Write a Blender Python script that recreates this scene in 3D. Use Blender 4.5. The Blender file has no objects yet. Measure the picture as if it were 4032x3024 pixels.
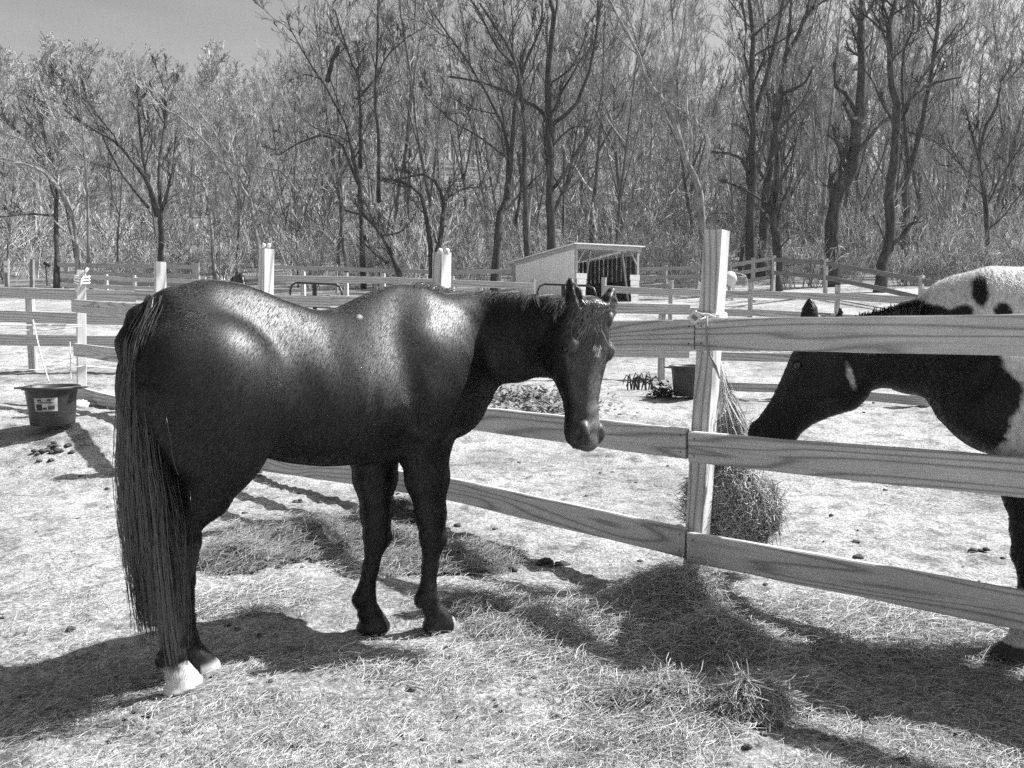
import bpy, math, random, time
import numpy as np
from mathutils import Vector, Matrix
random.seed(7); RS = np.random.RandomState(11)
D2 = bpy.data; SC = bpy.context.scene; COL = SC.collection
PI = math.pi

# ------------------------------------------------------------------ camera
FPX = 788.0; PITCH = math.atan(64/FPX); CAMH = 1.45
cam = D2.cameras.new('camera'); co = D2.objects.new('camera', cam); COL.objects.link(co)
cam.sensor_width = 36.0; cam.lens = 36.0*FPX/1024; cam.clip_end = 3000; cam.clip_start = .05
co.location = (0, 0, CAMH); co.rotation_euler = (PI/2-PITCH, 0, 0); SC.camera = co
# ------------------------------------------------------------------ light
SUN_EL = math.radians(49); SUNV = np.array([.965, .27, 0]); SUNV = SUNV/np.linalg.norm(SUNV)
sl = D2.lights.new('sun', 'SUN'); sl.energy = 5.0; sl.angle = math.radians(.5); sl.color = (1, 1, 1)
so = D2.objects.new('sun', sl); COL.objects.link(so)
sv = Vector((SUNV[0]*math.cos(SUN_EL), SUNV[1]*math.cos(SUN_EL), math.sin(SUN_EL)))
so.rotation_euler = sv.to_track_quat('Z', 'Y').to_euler(); so.location = (10, 0, 20)
w = D2.worlds.new('World'); SC.world = w; w.use_nodes = True
nt = w.node_tree; bg = nt.nodes['Background']
sky = nt.nodes.new('ShaderNodeTexSky'); sky.sky_type = 'NISHITA'; sky.sun_disc = False
sky.sun_elevation = SUN_EL; sky.sun_rotation = math.atan2(SUNV[0], SUNV[1]); sky.air_density = 1.0; sky.dust_density = 6
sep = nt.nodes.new('ShaderNodeSeparateColor'); cmb = nt.nodes.new('ShaderNodeCombineColor')
nt.links.new(sky.outputs[0], sep.inputs[0])          # black-and-white film behind a yellow filter
for i in range(3): nt.links.new(sep.outputs[1], cmb.inputs[i])
tcs = nt.nodes.new('ShaderNodeTexCoord'); mps = nt.nodes.new('ShaderNodeMapping'); nt.links.new(tcs.outputs['Generated'], mps.inputs[0]); mps.inputs['Scale'].default_value = (1.2, 1.2, 6)
cn = nt.nodes.new('ShaderNodeTexNoise'); cn.inputs['Scale'].default_value = 1.6; cn.inputs['Detail'].default_value = 6; cn.inputs['Roughness'].default_value = .55; nt.links.new(mps.outputs[0], cn.inputs[0])
cr_ = nt.nodes.new('ShaderNodeValToRGB'); cr_.color_ramp.elements[0].position = .36; cr_.color_ramp.elements[1].position = .72; nt.links.new(cn.outputs[0], cr_.inputs[0])
sxz = nt.nodes.new('ShaderNodeSeparateXYZ'); nt.links.new(tcs.outputs['Generated'], sxz.inputs[0])
low = nt.nodes.new('ShaderNodeMapRange'); nt.links.new(sxz.outputs[2], low.inputs[0]); low.inputs[1].default_value = .62; low.inputs[2].default_value = .1; low.inputs[3].default_value = 0; low.inputs[4].default_value = 1
mul = nt.nodes.new('ShaderNodeMath'); mul.operation = 'MULTIPLY_ADD'; nt.links.new(cr_.outputs[0], mul.inputs[0]); mul.inputs[1].default_value = .8; mul.inputs[2].default_value = .55
mu2 = nt.nodes.new('ShaderNodeMath'); mu2.operation = 'MULTIPLY'; nt.links.new(mul.outputs[0], mu2.inputs[0]); nt.links.new(low.outputs[0], mu2.inputs[1])
mu3 = nt.nodes.new('ShaderNodeMath'); mu3.operation = 'MULTIPLY'; nt.links.new(mu2.outputs[0], mu3.inputs[0]); mu3.inputs[1].default_value = 2.4   # thin haze and streaky high cloud low in the sky
adc = nt.nodes.new('ShaderNodeVectorMath'); adc.operation = 'ADD'; nt.links.new(cmb.outputs[0], adc.inputs[0]); nt.links.new(mu3.outputs[0], adc.inputs[1]); nt.links.new(adc.outputs[0], bg.inputs[0]); bg.inputs[1].default_value = .05
SC.view_settings.view_transform = 'Standard'; SC.view_settings.look = 'None'
SC.view_settings.exposure = 1.15; SC.view_settings.gamma = 1
SC.render.engine = 'CYCLES'
SC.cycles.max_bounces = 5; SC.cycles.diffuse_bounces = 1; SC.cycles.glossy_bounces = 2
SC.cycles.transparent_max_bounces = 6; SC.cycles.use_denoising = False
SC.cycles.use_adaptive_sampling = True; SC.cycles.adaptive_threshold = .015

# ------------------------------------------------------------------ helpers
def ray(px, py):
    a = (px-512)/FPX; b = (384-py)/FPX; p = PITCH
    return np.array([a, b*math.sin(p)+math.cos(p), b*math.cos(p)-math.sin(p)])
def at(px, py, Y):
    d = ray(px, py); return np.array([0, 0, CAMH])+d*Y/d[1]
def sstep(a, b, x):
    t = np.clip((x-a)/(b-a), 0, 1); return t*t*(3-2*t)
_ty = [-60, 4, 5, 6, 7.5, 8.5, 10, 15, 20, 24, 38, 50, 60, 75, 100, 140, 185, 240, 600]
_tz = [0, 0, 0, .0, .0, .1, .28, .38, .85, 1.3, 2.4, 3.5, 4.7, 7.5, 15, 27, 37, 40, 40]
_yy = np.linspace(-60, 600, 2641); _zz = np.interp(_yy, _ty, _tz)
_k = np.hanning(9); _k /= _k.sum(); _zs = np.convolve(np.pad(_zz, 4, 'edge'), _k, 'valid')
def tz(x, y):
    x = np.asarray(x, float); y = np.asarray(y, float)
    z = np.interp(y, _yy, _zs)
    z = z + .28*sstep(2.6, 4.3, -x)*sstep(6.6, 8.3, y)*(1-.75*sstep(8.5, 10.5, y))*(1-sstep(12, 30, y)) + .35*sstep(2, 9, -x)*sstep(11, 16, y)*(1-sstep(20, 40, y))
    z = z + .5*sstep(6, 16, x)*sstep(26, 37, y)*(1-sstep(50, 80, y))
    hl = sstep(60, 180, y)
    z = z - hl*np.clip(x*.10, -6, 16)
    return z
def g(x, y): return np.array([x, y, float(tz(x, y))])
def nrm(v): v = np.asarray(v, float); return v/np.linalg.norm(v)

def mesh_np(name, V, polys, nv=4, mat=None, parent=None, smooth=False, loc=None):
    """V (n,3), polys (m,nv) or list of such arrays"""
    V = np.asarray(V, np.float32)
    if not isinstance(polys, list) or not isinstance(polys[0], np.ndarray): polys = [np.asarray(polys, np.int32)]
    polys = [np.asarray(p, np.int32) for p in polys if len(p)]
    me = D2.meshes.new(name)
    if loc is not None: V = V-np.asarray(loc, np.float32)
    me.vertices.add(len(V)); me.vertices.foreach_set('co', V.ravel())
    tot = sum(p.size for p in polys); npoly = sum(len(p) for p in polys)
    me.loops.add(tot); me.loops.foreach_set('vertex_index', np.concatenate([p.ravel() for p in polys]))
    ls = []; s = 0
    for p in polys:
        ls.append(s+np.arange(len(p))*p.shape[1]); s += p.size
    me.polygons.add(npoly); me.polygons.foreach_set('loop_start', np.concatenate(ls).astype(np.int32))
    try: me.polygons.foreach_set('loop_total', np.concatenate([np.full(len(p), p.shape[1]) for p in polys]).astype(np.int32))
    except Exception: pass
    me.polygons.foreach_set('use_smooth', np.full(npoly, smooth, bool))
    me.update(calc_edges=True); me.validate()
    if mat is not None: me.materials.append(mat)
    o = D2.objects.new(name, me); COL.objects.link(o)
    if loc is not None: o.location = loc
    if parent is not None: setp(o, parent)
    return o
def setp(o, parent):
    o.parent = parent; o.location = Vector(o.location)-Vector(parent.location)
def tag(o, label=None, cat=None, group=None, kind=None):
    if label: o['label'] = label
    if cat: o['category'] = cat
    if group: o['group'] = group
    if kind: o['kind'] = kind
    return o
def empty(name, loc, label, cat, group=None):
    o = D2.objects.new(name, None); COL.objects.link(o); o.location = loc; o.empty_display_size = .2
    return tag(o, label, cat, group)
def fattr(o, name, arr, dom='POINT'):
    a = o.data.attributes.new(name, 'FLOAT', dom); a.data.foreach_set('value', np.asarray(arr, np.float32))

class MB:
    """collects pieces into one mesh"""
    def __init__(s): s.V = []; s.P = {}; s.n = 0
    def add(s, V, F):
        F = np.asarray(F, np.int32); s.V.append(np.asarray(V, float)); s.P.setdefault(F.shape[1], []).append(F+s.n); s.n += len(V); return s
    def box(s, c, size, R=None, taper=None):
        h = np.array(size)/2
        v = np.array([[x, y, z] for x in (-1, 1) for y in (-1, 1) for z in (-1, 1)], float)*h
        if R is not None: v = v@np.asarray(R).T
        return s.add(v+np.array(c), [[0, 1, 3, 2], [4, 6, 7, 5], [0, 4, 5, 1], [2, 3, 7, 6], [0, 2, 6, 4], [1, 5, 7, 3]])
    def tube(s, pts, rad, n=6, cap=True, closed=False):
        V, F, C = tube(pts, rad, n, closed)
        if cap and not closed:
            s.P.setdefault(n, []).append(np.array(C, np.int32)+s.n)
        return s.add(V, F)
    def lathe(s, prof, n=24, c=(0, 0, 0), squash=1):
        m = len(prof); a = np.arange(n)*2*PI/n; V = []
        for r, z in prof: V += [[r*math.cos(t)+c[0], squash*r*math.sin(t)+c[1], z+c[2]] for t in a]
        F = [[i*n+j, i*n+(j+1) % n, (i+1)*n+(j+1) % n, (i+1)*n+j] for i in range(m-1) for j in range(n)]
        return s.add(V, F)
    def build(s, name, mat, parent=None, smooth=False, loc=None):
        return mesh_np(name, np.concatenate(s.V), [np.concatenate(v) for v in s.P.values()], mat=mat, parent=parent, smooth=smooth, loc=loc)
def tube(pts, rad, n=6, closed=False):
    pts = np.asarray(pts, float); m = len(pts); rad = np.broadcast_to(np.asarray(rad, float), (m,))
    if closed: t = np.roll(pts, -1, 0)-np.roll(pts, 1, 0)
    else: t = np.gradient(pts, axis=0)
    t /= np.linalg.norm(t, axis=1)[:, None]+1e-9
    ref = np.array([0, 0, 1.]) if abs(t[:, 2]).mean() < .8 else np.array([1., .1, 0])
    u = np.cross(t, ref); u /= np.linalg.norm(u, axis=1)[:, None]+1e-9; v = np.cross(t, u)
    a = np.arange(n)*2*PI/n
    V = pts[:, None, :]+rad[:, None, None]*(u[:, None, :]*np.cos(a)[None, :, None]+v[:, None, :]*np.sin(a)[None, :, None])
    k = m if closed else m-1
    F = [[i*n+j, i*n+(j+1) % n, ((i+1) % m)*n+(j+1) % n, ((i+1) % m)*n+j] for i in range(k) for j in range(n)]
    return V.reshape(-1, 3), F, [list(range(n))[::-1], list(range((m-1)*n, m*n))]
def tubes_vec(P, R, n=3):
    """many polylines with equal node count: P (k,m,3), R (k,m) -> V,F"""
    k, m, _ = P.shape
    t = np.gradient(P, axis=1); t /= np.linalg.norm(t, axis=2, keepdims=True)+1e-9
    ref = np.where(np.abs(t[..., 2:3]) < .9, np.array([0, 0, 1.]), np.array([1., .2, 0]))
    u = np.cross(t, ref); u /= np.linalg.norm(u, axis=2, keepdims=True)+1e-9; v = np.cross(t, u)
    a = np.arange(n)*2*PI/n
    V = P[:, :, None, :]+R[:, :, None, None]*(u[:, :, None, :]*np.cos(a)[:, None]+v[:, :, None, :]*np.sin(a)[:, None])
    idx = np.arange(k*m*n).reshape(k, m, n)
    A = idx[:, :-1]; B = idx[:, 1:]
    F = np.stack([A, np.roll(A, -1, 2), np.roll(B, -1, 2), B], -1).reshape(-1, 4)
    return V.reshape(-1, 3), F
def ribbons_vec(P, W, side):
    """P (k,m,3) W (k,m) side (k,3) flat ribbons"""
    k, m, _ = P.shape
    L = P-side[:, None, :]*W[..., None]; R_ = P+side[:, None, :]*W[..., None]
    V = np.stack([L, R_], 2); idx = np.arange(k*m*2).reshape(k, m, 2)
    F = np.stack([idx[:, :-1, 0], idx[:, :-1, 1], idx[:, 1:, 1], idx[:, 1:, 0]], -1).reshape(-1, 4)
    return V.reshape(-1, 3), F

# ------------------------------------------------------------------ materials
def new_mat(name, col=.3, rough=.8, spec=.3):
    m = D2.materials.new(name); m.use_nodes = True; b = m.node_tree.nodes['Principled BSDF']
    b.inputs['Base Color'].default_value = (col, col, col, 1); b.inputs['Roughness'].default_value = rough
    b.inputs['Specular IOR Level'].default_value = spec
    return m, m.node_tree, b
class N:
    def __init__(s, nt): s.nt = nt
    def node(s, t, **kw):
        n = s.nt.nodes.new(t)
        for k, v in kw.items(): setattr(n, k, v)
        return n
    def link(s, a, b): s.nt.links.new(a, b)
    def coord(s, kind='Object', scale=(1, 1, 1), rnd=False):
        tc = s.node('ShaderNodeTexCoord'); mp = s.node('ShaderNodeMapping'); s.link(tc.outputs[kind], mp.inputs[0])
        mp.inputs['Scale'].default_value = scale
        if rnd:
            oi = s.node('ShaderNodeObjectInfo'); mu = s.node('ShaderNodeVectorMath', operation='MULTIPLY')
            s.link(oi.outputs['Random'], mu.inputs[0]); mu.inputs[1].default_value = (37, 23, 51)
            s.link(mu.outputs[0], mp.inputs['Location'])
        return mp.outputs[0]
    def noise(s, vec, scale, detail=3, rough=.5, dist=0):
        n = s.node('ShaderNodeTexNoise'); s.link(vec, n.inputs[0]); n.inputs['Scale'].default_value = scale
        n.inputs['Detail'].default_value = detail; n.inputs['Roughness'].default_value = rough; n.inputs['Distortion'].default_value = dist
        return n.outputs[0]
    def ramp(s, fac, stops):
        r = s.node('ShaderNodeValToRGB'); s.link(fac, r.inputs[0]); e = r.color_ramp.elements
        while len(e) < len(stops): e.new(.5)
        for i, (p, c) in enumerate(stops): e[i].position = p; e[i].color = (c, c, c, 1)
        return r.outputs[0]
    def math(s, op, a, b=None, c=None):
        n = s.node('ShaderNodeMath', operation=op)
        for i, q in enumerate((a, b, c)):
            if q is None: continue
            if isinstance(q, (int, float)): n.inputs[i].default_value = q
            else: s.link(q, n.inputs[i])
        return n.outputs[0]
    def bump(s, h, strength, dist, bsdf):
        b = s.node('ShaderNodeBump'); s.link(h, b.inputs['Height']); b.inputs['Strength'].default_value = strength
        b.inputs['Distance'].default_value = dist; s.link(b.outputs[0], bsdf.inputs['Normal']); return b

def wood_mat(name, lo, hi, dark, ring=9, rough=.7, grainy=.3):
    m, nt, b = new_mat(name, .3, rough, .25); n = N(nt)
    v = n.coord('Object', (.42, 2.5, 4.2), True)
    f = n.noise(v, 1.0, 2.0, .4, .5)
    sz = n.node('ShaderNodeSeparateXYZ'); n.link(n.coord('Object'), sz.inputs[0]); rings = n.math('SINE', n.math('ADD', n.math('MULTIPLY', f, ring*6.28), n.math('MULTIPLY', sz.outputs['Z'], 130)))
    rr = n.ramp(n.math('MULTIPLY_ADD', rings, .5, .5), [(0, hi), (.55, hi*.96), (.85, lo), (1, dark)])
    fine = n.noise(n.coord('Object', (1.5, 60, 60), True), 3, 2, .6)
    mot = n.noise(n.coord('Object', (2, 4, 4), True), 1.5, 3, .6)
    vo = n.node('ShaderNodeTexVoronoi'); n.link(n.coord('Object', (.9, 2.2, 3.0), True), vo.inputs[0]); vo.inputs['Scale'].default_value = 1.4
    knot = n.ramp(vo.outputs['Distance'], [(0, .25), (.045, .45), (.07, 1), (1, 1)])
    c1 = n.math('MULTIPLY', rr, n.math('MULTIPLY_ADD', fine, grainy*2, 1-grainy))
    c2 = n.math('MULTIPLY', c1, n.math('MULTIPLY_ADD', mot, .5, .75)); c3 = n.math('MULTIPLY', c2, knot)
    cc = n.node('ShaderNodeCombineColor')
    for i in range(3): n.link(c3, cc.inputs[i])
    n.link(cc.outputs[0], b.inputs['Base Color']); n.bump(n.math('ADD', fine, n.math('MULTIPLY', rings, .15)), .35, .004, b)
    return m
def noise_mat(name, a, bcol, scale=8, rough=.85, spec=.2, bump=.4, bdist=.01, vscale=(1, 1, 1), kind='Object', detail=5, lohi=(.35, .65), rnd=False):
    m, nt, b = new_mat(name, a, rough, spec); n = N(nt)
    f = n.noise(n.coord(kind, vscale, rnd), scale, detail, .6)
    n.link(n.ramp(f, [(lohi[0], a), (lohi[1], bcol)]), b.inputs['Base Color'])
    if bump: n.bump(f, bump, bdist, b)
    return m
def tone_mat(name, lo, hi, rough=.8, spec=.25, attr='tone', trans=0):
    m, nt, b = new_mat(name, lo, rough, spec); n = N(nt)
    at_ = n.node('ShaderNodeAttribute'); at_.attribute_name = attr
    n.link(n.ramp(at_.outputs['Fac'], [(0, lo), (1, hi)]), b.inputs['Base Color'])
    return m
M = {}
M['wood'] = wood_mat('rail_wood', .46, .58, .30, 11)
M['post'] = wood_mat('post_wood', .46, .6, .30, 9)
M['oldwood'] = wood_mat('weathered_wood', .38, .5, .26, 5, grainy=.4)
M['greywood'] = wood_mat('grey_weathered_wood', .16, .24, .08, 5, grainy=.5)
M['nail'] = new_mat('nail_steel', .04, .5)[0]
M['rope'] = noise_mat('white_cord', .55, .8, 300, .8, .2, .6, .002)
M['bark'] = noise_mat('bark', .02, .085, 6, .95, .1, .8, .03, (1, 1, .25), rnd=True)
M['palebark'] = noise_mat('pale_bark', .13, .34, 5, .95, .1, .5, .03, (1, 1, .3), rnd=True)
M['twig'] = noise_mat('twig_bark', .10, .50, .5, .95, .1, 0, 0, rnd=True, lohi=(.35, .62))
M['darktwig'] = noise_mat('dark_twig_bark', .015, .16, .5, .95, .1, 0, 0, rnd=True, lohi=(.4, .75))
M['greybark'] = noise_mat('grey_bark', .05, .18, 6, .95, .1, .6, .03, (1, 1, .3), rnd=True)
M['brush'] = tone_mat('brush_twigs', .06, .80)
M['hay'] = tone_mat('hay_straw', .12, .66)
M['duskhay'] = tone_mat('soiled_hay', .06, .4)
M['tub'] = noise_mat('tub_rubber', .022, .045, 5, .5, .4, .15, .004)
M['metal_dark'] = noise_mat('dark_gate_steel', .015, .03, 20, .4, .5, .1, .001)
M['clod'] = noise_mat('manure_clod', .03, .12, 60, .95, .1, .8, .01)
M['dirtrock'] = noise_mat('pale_rock', .3, .55, 9, .9, .2, .5, .01)
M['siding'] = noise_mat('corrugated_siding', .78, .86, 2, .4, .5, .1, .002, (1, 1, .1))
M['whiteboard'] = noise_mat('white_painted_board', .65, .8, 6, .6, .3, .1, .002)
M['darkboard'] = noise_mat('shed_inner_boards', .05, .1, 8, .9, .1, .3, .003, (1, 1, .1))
M['black'] = new_mat('black_plastic', .015, .5)[0]
M['white'] = new_mat('white_plate', .7, .5)[0]
M['tan'] = noise_mat('feed_label_paper', .22, .5, 14, .6, .2, 0, 0)

def ground_mat():
    m, nt, b = new_mat('trodden_straw_earth', .4, .95, .1); n = N(nt)
    P = n.coord('Object'); big = n.noise(P, .55, 4, .6); mid = n.noise(P, 5, 5, .65); fine = n.noise(P, 45, 4, .7, .6)
    st = n.noise(n.coord('Object', (1, 2.4, 1)), 60, 3, .7, 1.2); st2 = n.noise(n.coord('Object', (2.6, 1, 1)), 48, 3, .7, 1.5)
    base = n.ramp(fine, [(.3, .09), (.5, .30), (.68, .54)])
    k = n.math('MULTIPLY', base, n.math('MULTIPLY_ADD', n.ramp(mid, [(.34, .42), (.52, 1)]), 1, 0))
    k = n.math('MULTIPLY', k, n.ramp(big, [(.36, .62), (.6, 1.12)]))
    s = n.math('MAXIMUM', n.ramp(st, [(.58, 0), (.68, .3)]), n.ramp(st2, [(.60, 0), (.7, .3)]))
    k = n.math('ADD', k, s)
    # far slopes: leaf litter is greyer than the trodden paddocks
    sx = n.node('ShaderNodeSeparateXYZ'); n.link(P, sx.inputs[0])
    far = n.ramp(n.math('MULTIPLY', sx.outputs['Y'], .01), [(.42, 0), (.52, 1)])
    litter = n.ramp(n.noise(P, .9, 8, .75), [(.3, .06), (.7, .27)])
    mx = n.node('ShaderNodeMix'); mx.data_type = 'FLOAT'; n.link(far, mx.inputs[0]); n.link(k, mx.inputs[2]); n.link(litter, mx.inputs[3])
    cc = n.node('ShaderNodeCombineColor')
    for i in range(3): n.link(mx.outputs[0], cc.inputs[i])
    n.link(cc.outputs[0], b.inputs['Base Color'])
    n.bump(n.math('ADD', n.math('MULTIPLY', fine, .5), n.math('ADD', mid, n.math('MULTIPLY', st, .3))), .8, .03, b)
    return m
M['ground'] = ground_mat()

# ------------------------------------------------------------------ ground
def vnoise(x, y, s, seed=0):
    """cheap smooth value noise"""
    r = np.random.RandomState(seed); G = r.rand(256, 256)
    X = x*s+1000; Y = y*s+1000; i = np.floor(X).astype(int); j = np.floor(Y).astype(int); u = X-i; v = Y-j
    u = u*u*(3-2*u); v = v*v*(3-2*v); i %= 256; j %= 256; i1 = (i+1) % 256; j1 = (j+1) % 256
    return (G[i, j]*(1-u)+G[i1, j]*u)*(1-v)+(G[i, j1]*(1-u)+G[i1, j1]*u)*v
def gz(x, y):
    x = np.asarray(x, float); y = np.asarray(y, float)
    a = 1-sstep(20, 40, y)
    z = tz(x, y)+a*(.035*(vnoise(x, y, 1.1, 1)-.5)+.028*(vnoise(x, y, 4, 2)-.5)+.024*(vnoise(x, y, 11, 3)-.5)+.013*(vnoise(x, y, 26, 4)-.5))
    return z
def build_ground():
    ys = np.concatenate([np.linspace(-40, 1.5, 24), np.linspace(1.55, 7, 300), 7+np.cumsum(.02*1.017**np.arange(215)), ])
    ys = ys[ys < 60]; ys = np.concatenate([ys, np.linspace(61, 600, 110)])
    t = np.linspace(-1, 1, 420); V = []
    for y in ys:
        wdt = max(6, .85*abs(y)+4) if y < 60 else .85*y+4
        wdt = max(wdt, 6) if y > 1 else 45
        V.append(np.stack([np.sign(t)*wdt*np.abs(t)**(1.0 if y > 1 else 1.0), np.full_like(t, y)], 1))
    V = np.concatenate(V); z = gz(V[:, 0], V[:, 1]); V = np.column_stack([V, z])
    m = len(t); idx = np.arange(len(ys)*m).reshape(len(ys), m)
    F = np.stack([idx[:-1, :-1], idx[:-1, 1:], idx[1:, 1:], idx[1:, :-1]], -1).reshape(-1, 4)
    o = mesh_np('ground', V, F, mat=M['ground'], smooth=True); tag(o, kind='structure')
    # wide low-resolution surround so the land goes on to both sides
    ys = np.concatenate([np.linspace(-400, -41, 8), np.linspace(-40, 600, 60)]); V = []; 
    xs = np.linspace(-700, 700, 71)
    X, Y = np.meshgrid(xs, ys); Z = tz(X, Y)-.35-.0*X
    idx = np.arange(X.size).reshape(X.shape); F = np.stack([idx[:-1, :-1], idx[:-1, 1:], idx[1:, 1:], idx[1:, :-1]], -1).reshape(-1, 4)
    o = mesh_np('outer_ground', np.column_stack([X.ravel(), Y.ravel(), Z.ravel()]), F, mat=M['ground'], smooth=True); tag(o, kind='structure')
build_ground()

# ------------------------------------------------------------------ signed-distance horse modelling
class Vox:
    def __init__(s, lo, hi, h):
        s.lo = np.array(lo, float); s.h = h; s.n = np.ceil((np.array(hi)-s.lo)/h).astype(int)+1
        s.F = np.full(s.n, 1., np.float32)
    def sub(s, lo, hi):
        a = np.clip(np.floor((np.array(lo)-s.lo)/s.h).astype(int), 0, s.n-1); b = np.clip(np.ceil((np.array(hi)-s.lo)/s.h).astype(int)+1, 1, s.n)
        sl = tuple(slice(i, j) for i, j in zip(a, b))
        ax = [(s.lo[i]+s.h*np.arange(a[i], b[i])).astype(np.float32) for i in range(3)]
        return sl, ax[0][:, None, None], ax[1][None, :, None], ax[2][None, None, :]
    def put(s, sl, d, k, cut=False):
        A = s.F[sl]
        if cut:
            d = -d; h = np.clip(.5-.5*(d-A)/k*-1, 0, 1) if False else None
            hh = np.maximum(k-np.abs(A-d), 0)/k; s.F[sl] = np.maximum(A, d)+hh*hh*k*.25
        else:
            hh = np.maximum(k-np.abs(A-d), 0)/k; s.F[sl] = np.minimum(A, d)-hh*hh*k*.25
    def ell(s, c, r, k=.05, R=None, cut=False):
        c = np.array(c, float); r = np.array(r, float); m = max(r)+k+.02
        sl, X, Y, Z = s.sub(c-m, c+m); X = X-c[0]; Y = Y-c[1]; Z = Z-c[2]
        if R is not None:
            R = np.asarray(R, float); X, Y, Z = (R[0, i]*X+R[1, i]*Y+R[2, i]*Z for i in range(3))
        k0 = np.sqrt((X/r[0])**2+(Y/r[1])**2+(Z/r[2])**2)+1e-6; k1 = np.sqrt((X/r[0]**2)**2+(Y/r[1]**2)**2+(Z/r[2]**2)**2)+1e-6
        s.put(sl, (k0*(k0-1)/k1).astype(np.float32), k, cut)
    def seg(s, a, b, ra, rb, wa=None, wb=None, up=(0, 0, 1), k=.03, cut=False):
        """tapered capsule a->b, radii ra/rb along `up`, wa/wb across"""
        a = np.array(a, float); b = np.array(b, float); wa = ra if wa is None else wa; wb = rb if wb is None else wb
        m = max(ra, rb, wa, wb)+k+.02
        sl, X, Y, Z = s.sub(np.minimum(a, b)-m, np.maximum(a, b)+m)
        ab = b-a; L = np.linalg.norm(ab); t_ = ab/L; sd = np.cross(t_, up); sd = sd/np.linalg.norm(sd); uu = np.cross(sd, t_)
        X = X-a[0]; Y = Y-a[1]; Z = Z-a[2]
        T = X*t_[0]+Y*t_[1]+Z*t_[2]; S = X*sd[0]+Y*sd[1]+Z*sd[2]; U = X*uu[0]+Y*uu[1]+Z*uu[2]
        h = np.clip(T/L, 0, 1); T = T-h*L; ru = ra+(rb-ra)*h; rs = wa+(wb-wa)*h; rt = np.minimum(ru, rs)
        k0 = np.sqrt((T/rt)**2+(S/rs)**2+(U/ru)**2)+1e-6; k1 = np.sqrt((T/rt**2)**2+(S/rs**2)**2+(U/ru**2)**2)+1e-6
        s.put(sl, (k0*(k0-1)/k1).astype(np.float32), k, cut)
    def path(s, nodes, up=(0, 0, 1), k=.03):
        """nodes: (point, r_up, r_side)"""
        for (p, r, w_), (q, r2, w2) in zip(nodes[:-1], nodes[1:]): s.seg(p, q, r, r2, w_, w2, up, k)
    def loft(s, org, AX, ts, top, bot, hw, k=.04, ex=2.2, narrow=None, nt_=None, wf=.5):
        """body along AX[0]; top/bot along AX[2] measured from org; half width along AX[1]"""
        org = np.array(org, float); A, B, C = [np.array(v, float) for v in AX]; m = .06+k
        corners = [org+A*t+B*y+C*z for t in (ts[0], ts[-1]) for y in (-max(hw), max(hw)) for z in (min(bot), max(top))]
        lo = np.min(corners, 0)-m; hi = np.max(corners, 0)+m
        sl, X, Y, Z = s.sub(lo, hi); X = X-org[0]; Y = Y-org[1]; Z = Z-org[2]
        T = X*A[0]+Y*A[1]+Z*A[2]; S = X*B[0]+Y*B[1]+Z*B[2]; U = X*C[0]+Y*C[1]+Z*C[2]
        tt = np.linspace(ts[0], ts[-1], 200)
        def smooth(v):
            v = np.interp(tt, ts, v); kk = np.hanning(17); kk /= kk.sum(); return np.convolve(np.pad(v, 8, 'edge'), kk, 'valid')
        tp = np.interp(T, tt, smooth(top)); bt = np.interp(T, tt, smooth(bot)); ww = np.interp(T, tt, smooth(hw))
        zc = bt+(tp-bt)*wf; zh = np.where(U > zc, np.maximum(tp-zc, .01), np.maximum(zc-bt, .01)); u = (U-zc)/zh
        if narrow is not None:
            nn = np.interp(T, tt, smooth(narrow)); ww = ww*(1-nn*np.clip(u, 0, 1)**1.2)
        if nt_ is not None:
            nn = np.interp(T, tt, smooth(nt_)); ww = ww*(1-nn*np.clip(-u, 0, 1)**1.5)
        ww = np.maximum(ww, .01)
        e = np.maximum(np.maximum(ts[0]-T, T-ts[-1]), 0)
        q = ((np.abs(S)/ww)**ex+np.abs(u)**ex)**(1/ex); d = (q-1)*np.minimum(ww, zh)
        d = np.where(e > 0, np.sqrt(np.maximum(d, 0)**2+e*e), d)
        s.put(sl, d.astype(np.float32), k)
    def surf(s):
        F = s.F; n = F.shape; neg = F < 0
        c = neg[:-1, :-1, :-1].astype(np.int8)
        cnt = sum(neg[i:n[0]-1+i, j:n[1]-1+j, k:n[2]-1+k].astype(np.int8) for i in (0, 1) for j in (0, 1) for k in (0, 1))
        act = np.argwhere((cnt > 0) & (cnt < 8)); cid = np.full(np.array(n)-1, -1, np.int32); cid[tuple(act.T)] = np.arange(len(act))
        acc = np.zeros((len(act), 3)); num = np.zeros(len(act)); cor = [(i, j, k) for i in (0, 1) for j in (0, 1) for k in (0, 1)]
        val = {q: F[tuple((act+q).T)] for q in cor}
        for q in cor:
            for ax in range(3):
                if q[ax]: continue
                r = list(q); r[ax] = 1; r = tuple(r); a = val[q]; b = val[r]; mk = (a < 0) != (b < 0)
                t = np.where(mk, a/(np.where(mk, a-b, 1)), 0); pt = np.array(q, float)[None]+0*acc; pt[:, ax] = t
                acc[mk] += pt[mk]; num += mk
        V = (act+acc/num[:, None])*s.h+s.lo; Q = []
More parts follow.
